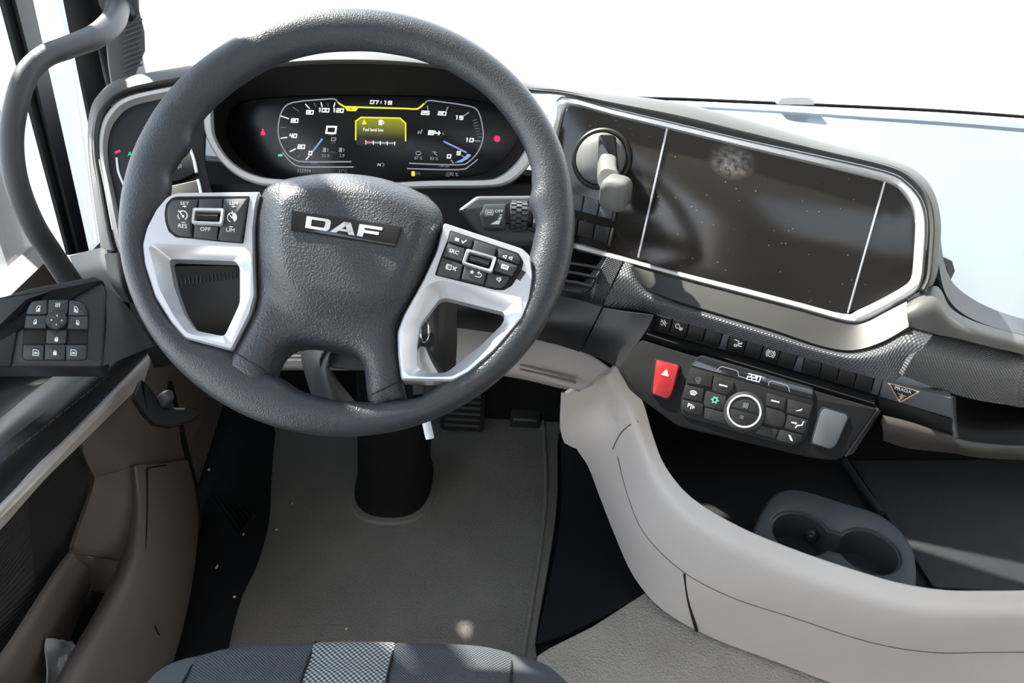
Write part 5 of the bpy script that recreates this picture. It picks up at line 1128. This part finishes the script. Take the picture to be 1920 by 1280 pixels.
for k in range(16):
    a, b = lerp2((232, 682), (0, 868), k / 16), lerp2((232, 682), (0, 868), (k + .65) / 16)
    tube('stitch', [Q(*a, x=-.5335), Q(*b, x=-.5335)], .0009, 'stitch', arm, seg=6, sub=1)
patch('grip_hollow', [XP([(-90, 690, -.70), (0, 690, -.70), (125, 692, -.66)]), XP([(-90, 790, -.68), (0, 745, -.68), (90, 715, -.66)]), XP([(-90, 862, -.60), (0, 788, -.60), (120, 691, -.60)])], 'plastic_dark', dr, thick=.004)
PD = Plane(Q(115, 610, d=.95), Vector((.33, -.62, .71)))
pod = prism('switch_panel', PD, fil([(-70, 560), (0, 556), (60, 541), (175, 521), (193, 530), (200, 546), (194, 684), (186, 688), (22, 687), (-70, 687)], 6), -.06, 0, 'plastic_mid', dr, bev=.004, seg=3)
prism('top_cover', PD, fil([(-80, 566), (0, 557), (60, 539), (178, 517), (195, 527), (180, 534), (100, 549), (50, 566), (36, 600), (20, 686), (-80, 686)], 4), -.01, .004, 'plastic', dr, bev=.003)
patch('inner_cheek', [[PD.hit(196, 532, -.004), PD.hit(222, 556, -.012), PD.hit(240, 576, -.03)], [PD.hit(200, 600, -.002), PD.hit(236, 610, -.012), PD.hit(268, 616, -.035)], [PD.hit(193, 686, -.002), PD.hit(240, 668, -.014), PD.hit(288, 648, -.04)]], 'leather_fine', dr, thick=.004)
D6 = lambda *p: [(20 + x / 7.53, 530 + y / 7.53) for x, y in p]
well = prism('switch_well', PD, fil(D6((250, 275), (300, 248), (520, 222), (820, 232), (960, 250), (1050, 295), (1105, 430), (1095, 650), (1080, 1050), (1040, 1098), (200, 1095), (160, 1050), (180, 640), (205, 440)), 4), -.002, .0006, 'plastic_dark', dr, bev=.0003)
DBs = []
for q in (D6((300, 258), (518, 236), (512, 445), (212, 448), (240, 350)), D6((532, 236), (812, 240), (800, 440), (523, 445)), D6((826, 242), (950, 256), (1040, 300), (1096, 450), (1094, 462), (815, 462)), D6((210, 460), (510, 460), (500, 640), (190, 638)), D6((812, 470), (1092, 470), (1088, 655), (800, 650)),
          D6((508, 668), (790, 668), (778, 858), (500, 858)), D6((180, 878), (468, 878), (462, 1085), (205, 1085), (170, 1050)), D6((484, 870), (772, 870), (768, 1085), (478, 1085)), D6((786, 878), (1078, 878), (1070, 1050), (1035, 1088), (780, 1088))):
    DBs.append(prism('button', PD, fil(q, 1.5, 2), .0, .0042, 'button', dr, bev=.001))
for q in (D6((185, 655), (495, 655), (490, 862), (178, 866)), D6((796, 668), (1086, 668), (1080, 866), (790, 866))): prism('recess', PD, q, -.001, .001, 'button_dark', dr, bev=.0004)
dc = PD.hit(*D6((650, 530))[0], .004); rd = (PD.hit(*D6((805, 530))[0], .004) - dc).length
dial = lathe('dial', dc - PD.n * .004, PD.n, [(rd, 0), (rd, .0055), (rd * .94, .0068), (rd * .6, .0068), (0, .0068)], 'button', dr, seg=40)
prism('cross', PD, crv(D6((650, 400), (700, 430), (720, 470), (770, 480), (790, 530), (760, 580), (715, 600), (690, 640), (650, 655), (600, 640), (575, 590), (525, 580), (505, 525), (530, 480), (580, 465), (600, 430)), 3, True), .0065, .0082, 'button', dr, bev=.0006)
hq = .0044
P6 = lambda x, y: (20 + x / 7.53, 530 + y / 7.53)
for x, y, r_ in ((655, 462, 90), (575, 525, 180), (722, 530, 0), (645, 592, 270)): icon(PD, *P6(x, y), 2.2, 0, [], 1, .0084, WP, dial, polys=[[(math.cos(R(r_ + a)), math.sin(R(r_ + a))) for a in (0, 130, 230)]])
def mirror(i, x, y, s, flip=1): icon(PD, *P6(x, y), s, 4, [[(-.5 * flip, -1), (.6 * flip, -.8), (.6 * flip, 1), (-.2 * flip, .9), (-.6 * flip, 0), (-.5 * flip, -1)]], 1.1, hq, WP, DBs[i], polys=[[(-.4 * flip, -.8), (.5 * flip, -.6), (.5 * flip, .3), (0, .1)]])
mirror(0, 388, 365, 5.4); mirror(2, 925, 378, 5.4, -1); mirror(3, 345, 552, 4.2); mirror(4, 948, 562, 4.2, -1)
icon(PD, *P6(663, 313), 4, 3, [[(x, .9), (x + .2, .3), (x - .1, -.3), (x + .1, -.9)] for x in (-.8, 0, .8)], 1.3, hq, WP, DBs[1])
icon(PD, *P6(645, 800), 4, 3, [arc(.2, .6, .5, 0, 190, 8)], 1.3, hq, WP, DBs[5], polys=[[(-.8, -1), (.8, -1), (.8, .5), (-.8, .5)]]); icon(PD, *P6(625, 990), 4, 3, [arc(0, .5, .5, 0, 180, 8)], 1.3, hq, WP, DBs[7], polys=[[(-.8, -1), (.8, -1), (.8, .5), (-.8, .5)]])
for i, x in ((6, 355), (8, 888)): icon(PD, *P6(x, 985), 5.2, 3, [[(-1, -1), (1, -1), (1, .5), (.4, 1), (-1, 1), (-1, -1)], [(-.9, -.3), (.9, -.3)], [(-.4, .2), (0, -.1), (.4, .2)]], 1.2, hq, WP, DBs[i])
patch('rail', [XP([(289, 650, -.532), (192, 749, -.532), (96, 846, -.532), (0, 942, -.532), (-90, 1028, -.532)]), XP([(284, 672, -.522), (180, 778, -.522), (90, 866, -.522), (0, 962, -.522), (-90, 1048, -.522)]), XP([(270, 716, -.535), (152, 832, -.545), (80, 903, -.545), (0, 994, -.545), (-90, 1085, -.545)])], 'beige', dr, thick=.01)
patch('cloth_panel', [XP([(154, 826, -.56), (102, 880, -.565), (50, 936, -.57)]), XP([(178, 893, -.585), (120, 960, -.59), (56, 1000, -.59)]), XP([(140, 1024, -.60), (100, 1076, -.60), (66, 1112, -.60)]), XP([(110, 1090, -.61), (86, 1116, -.61), (70, 1134, -.61)])], 'door_cloth', dr, thick=.008)
patch('ribbed_cloth_panel', [XP([(51, 935, -.569), (0, 990, -.57), (-90, 1082, -.57)]), XP([(57, 1000, -.589), (0, 1080, -.59), (-90, 1160, -.59)]), XP([(67, 1112, -.599), (0, 1170, -.60), (-90, 1250, -.60)]), XP([(71, 1136, -.609), (0, 1240, -.61), (-90, 1330, -.58)])], 'door_cloth_ribbed', dr, thick=.008)
patch('front_trim', [XP([(284, 655, -.54), (335, 640, -.57), (420, 640, -.64)]), XP([(196, 758, -.545), (292, 762, -.555), (384, 770, -.62)]), XP([(154, 830, -.555), (252, 838, -.55), (358, 836, -.60)]), XP([(178, 896, -.572), (266, 880, -.545), (362, 905, -.585)])], 'beige_shade_seam', dr, thick=.008)
patch('pocket_panel', [XP([(177, 894, -.574), (212, 886, -.555), (247, 876, -.545)]), XP([(172, 922, -.576), (214, 930, -.56), (249, 940, -.545)]), XP([(138, 1022, -.58), (190, 1030, -.57), (238, 1042, -.55)]), XP([(138, 1040, -.585), (186, 1046, -.58), (234, 1052, -.56)])], 'beige_shade_seam', dr, thick=.006)
patch('pocket_back', [XP([(139, 1022, -.58), (100, 1072, -.578), (0, 1226, -.58), (-90, 1328, -.58)]), XP([(142, 1045, -.57), (112, 1092, -.57), (30, 1240, -.57), (-60, 1360, -.57)]), XP([(168, 1066, -.59), (138, 1128, -.60), (78, 1280, -.60), (20, 1400, -.60)]), XP([(176, 1086, -.61), (150, 1150, -.62), (98, 1290, -.62), (50, 1400, -.62)])], 'beige_shade_seam', dr, thick=.006)
patch('pocket_end', [XP([(138, 1040, -.584), (186, 1046, -.58), (236, 1046, -.555)]), XP([(160, 1075, -.60), (190, 1085, -.59), (226, 1080, -.56)]), XP([(172, 1110, -.62), (190, 1130, -.61), (205, 1130, -.58)])], 'beige_shade_seam', dr, thick=.005)
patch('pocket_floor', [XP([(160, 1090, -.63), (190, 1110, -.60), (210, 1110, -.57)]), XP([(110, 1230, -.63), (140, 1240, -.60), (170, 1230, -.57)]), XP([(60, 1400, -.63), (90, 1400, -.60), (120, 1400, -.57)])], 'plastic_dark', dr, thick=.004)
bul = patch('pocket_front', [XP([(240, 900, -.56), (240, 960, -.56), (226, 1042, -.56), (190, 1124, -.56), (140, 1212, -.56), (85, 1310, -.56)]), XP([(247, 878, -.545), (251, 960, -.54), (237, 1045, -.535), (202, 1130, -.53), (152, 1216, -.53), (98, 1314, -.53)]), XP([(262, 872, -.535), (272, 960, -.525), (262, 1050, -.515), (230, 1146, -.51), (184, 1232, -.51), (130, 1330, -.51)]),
      XP([(310, 868, -.545), (318, 960, -.525), (312, 1060, -.51), (288, 1160, -.505), (250, 1250, -.505), (200, 1340, -.505)]), XP([(352, 862, -.585), (357, 950, -.565), (355, 1040, -.545), (344, 1130, -.535), (324, 1220, -.53), (292, 1320, -.53)]), XP([(368, 862, -.63), (372, 950, -.61), (370, 1040, -.59), (358, 1130, -.575), (338, 1220, -.57), (306, 1330, -.57)])], 'beige_shade_seam', dr, thick=.005)
tube('panel_seam', XP([(276, 878, -.532), (300, 873, -.54), (312, 872, -.545)]), .0012, 'rubber', bul, seg=6, sub=3)
tube('panel_seam', XP([(276, 878, -.532), (276, 960, -.5235), (270, 1060, -.513), (265, 1118, -.509), (299, 1190, -.506)]), .0012, 'rubber', bul, seg=6, sub=4)
tube('door_seal', XP([(318, 720, -.56), (335, 790, -.585), (352, 860, -.588), (366, 915, -.60), (372, 990, -.60)]), .006, 'rubber', dr, seg=10)
LP_ = Plane(Q(310, 765, d=1.10), Vector((.5, -.6, .6)))
lt = prism('door_latch', LP_, fil([(250, 745), (265, 709), (285, 730), (307, 764), (345, 764), (370, 763), (376, 777), (360, 790), (322, 802), (290, 796), (270, 776)], 5), -.02, .008, 'plastic_dark', dr, bev=.004, seg=3)
sqtube('lever', [(LP_.hit(306, 752, .004), LP_.u, LP_.v, .007, .010), (LP_.hit(314, 744, .016), LP_.u, LP_.v, .007, .009), (LP_.hit(318, 740, .020), LP_.u, LP_.v, .005, .006)], 'plastic_mid', lt, e=3)
patch('kick_panel', [[Q(330, 560, x=-.70), Q(420, 600, x=-.70), Q(480, 640, x=-.70)], [Q(330, 740, x=-.68), Q(385, 740, x=-.68), Q(430, 740, x=-.68)], [Q(350, 930, x=-.64), Q(368, 925, x=-.64), Q(378, 915, x=-.64)]], 'beige_shade_seam', dr, thick=.004)
# plastic bag in the door pocket
bg = thing('plastic_bag', 'crumpled grey translucent plastic bag in the door pocket', 'bag', Q(112, 1290, x=-.575))
rnd = random.Random(4)
rows = []
for y, xs in ((1200, (88, 104, 122, 136)), (1214, (86, 106, 124, 144)), (1240, (86, 108, 126, 142)), (1272, (87, 100, 118, 126)), (1320, (84, 96, 110, 118))):
    rows.append([Q(x + rnd.uniform(-3, 3), y + rnd.uniform(-4, 4), x=-.573 + rnd.uniform(-.008, .008)) for x in xs])
patch('film', rows, 'bag', bg, su=3, sv=3, thick=.0015, ang=25)
# ------------------------------------------------------------------ driver's seat (front of the cushion)
seat = thing('driver_seat', 'front edge of the grey driver seat cushion with a light woven centre strip', 'seat', (-.1, .35, .40))
crest = [(262, 1300), (300, 1256), (335, 1238), (373, 1229), (430, 1215), (510, 1208), (592, 1204), (668, 1202), (742, 1204), (820, 1206), (900, 1211), (960, 1224), (1000, 1236), (1036, 1254), (1085, 1300)]
c3 = [Q(x, y, z=.478 + .018 * (1 - ((x - 668) / 420) ** 2)) for x, y in crest]
YB = Vector((0, -1, 0))
srows = [[p + Vector((0, .004, -.11)) for p in c3], [p + Vector((0, .008, -.04)) for p in c3], c3, [p + YB * .03 + Vector((0, 0, .010)) for p in c3], [p + YB * .10 + Vector((0, 0, .018)) for p in c3], [p + YB * .40 + Vector((0, 0, .0)) for p in c3]]
for nm, a, b, mm in (('bolster', 0, 3, 'cloth_side'), ('side_panel', 3, 6, 'cloth'), ('centre_panel', 6, 8, 'cloth_light'), ('side_panel', 8, 11, 'cloth'), ('bolster', 11, 14, 'cloth_side')):
    o = patch(nm, [r[a:b + 1] for r in srows], mm, seat, su=5, sv=4, thick=.02)
    if nm == 'centre_panel': o['label'] = 'pale dotted woven centre strip'
for i in (3, 6, 8, 11): tube('seam', [r[i] + Vector((0, 0, .0005)) for r in srows[2:]], .0014, 'rubber', seat, seg=6, sub=4)
# ------------------------------------------------------------------ pedals in the dark footwell
for lab, x, y, yy, w, h in (('black accelerator pedal in the dark footwell beside the beige console', 985, 775, 1.50, .035, .10), ('wide black brake pedal in the dark footwell right of the column', 868, 770, 1.48, .05, .045)):
    c = Q(x, y, y=yy); PP = Plane(c, Vector((0, -.75, .66))); pe = thing('pedal', lab, 'pedal', c - Vector((0, 0, .06)))
    prism('pad', PP, fil([(-w, -h), (w, -h), (w, h), (-w, h)], .01, 3), -.012, 0, 'rubber', pe, bev=.002, uv=True)
    for k in range(6):
        vv = -h * .75 + k * h * .3; prism('ridge', PP, [(-w * .8, vv - .003), (w * .8, vv - .003), (w * .8, vv + .003), (-w * .8, vv + .003)], -.001, .003, 'rubber_grey', pe, bev=.0006, uv=True)
    tube('arm', [c - PP.n * .01, c + Vector((0, .05, .08)), c + Vector((0, .07, .22))], .009, 'rubber', pe, seg=8)
# ------------------------------------------------------------------ outside the driver's window: blurred grey road block
tag(box('concrete_barrier', (-2.7, 1.6, -1.02), (.9, 6, 1.36), 'grey_outside', bev=.15), 'grey barrier standing on the ground outside the driver side window', 'barrier')
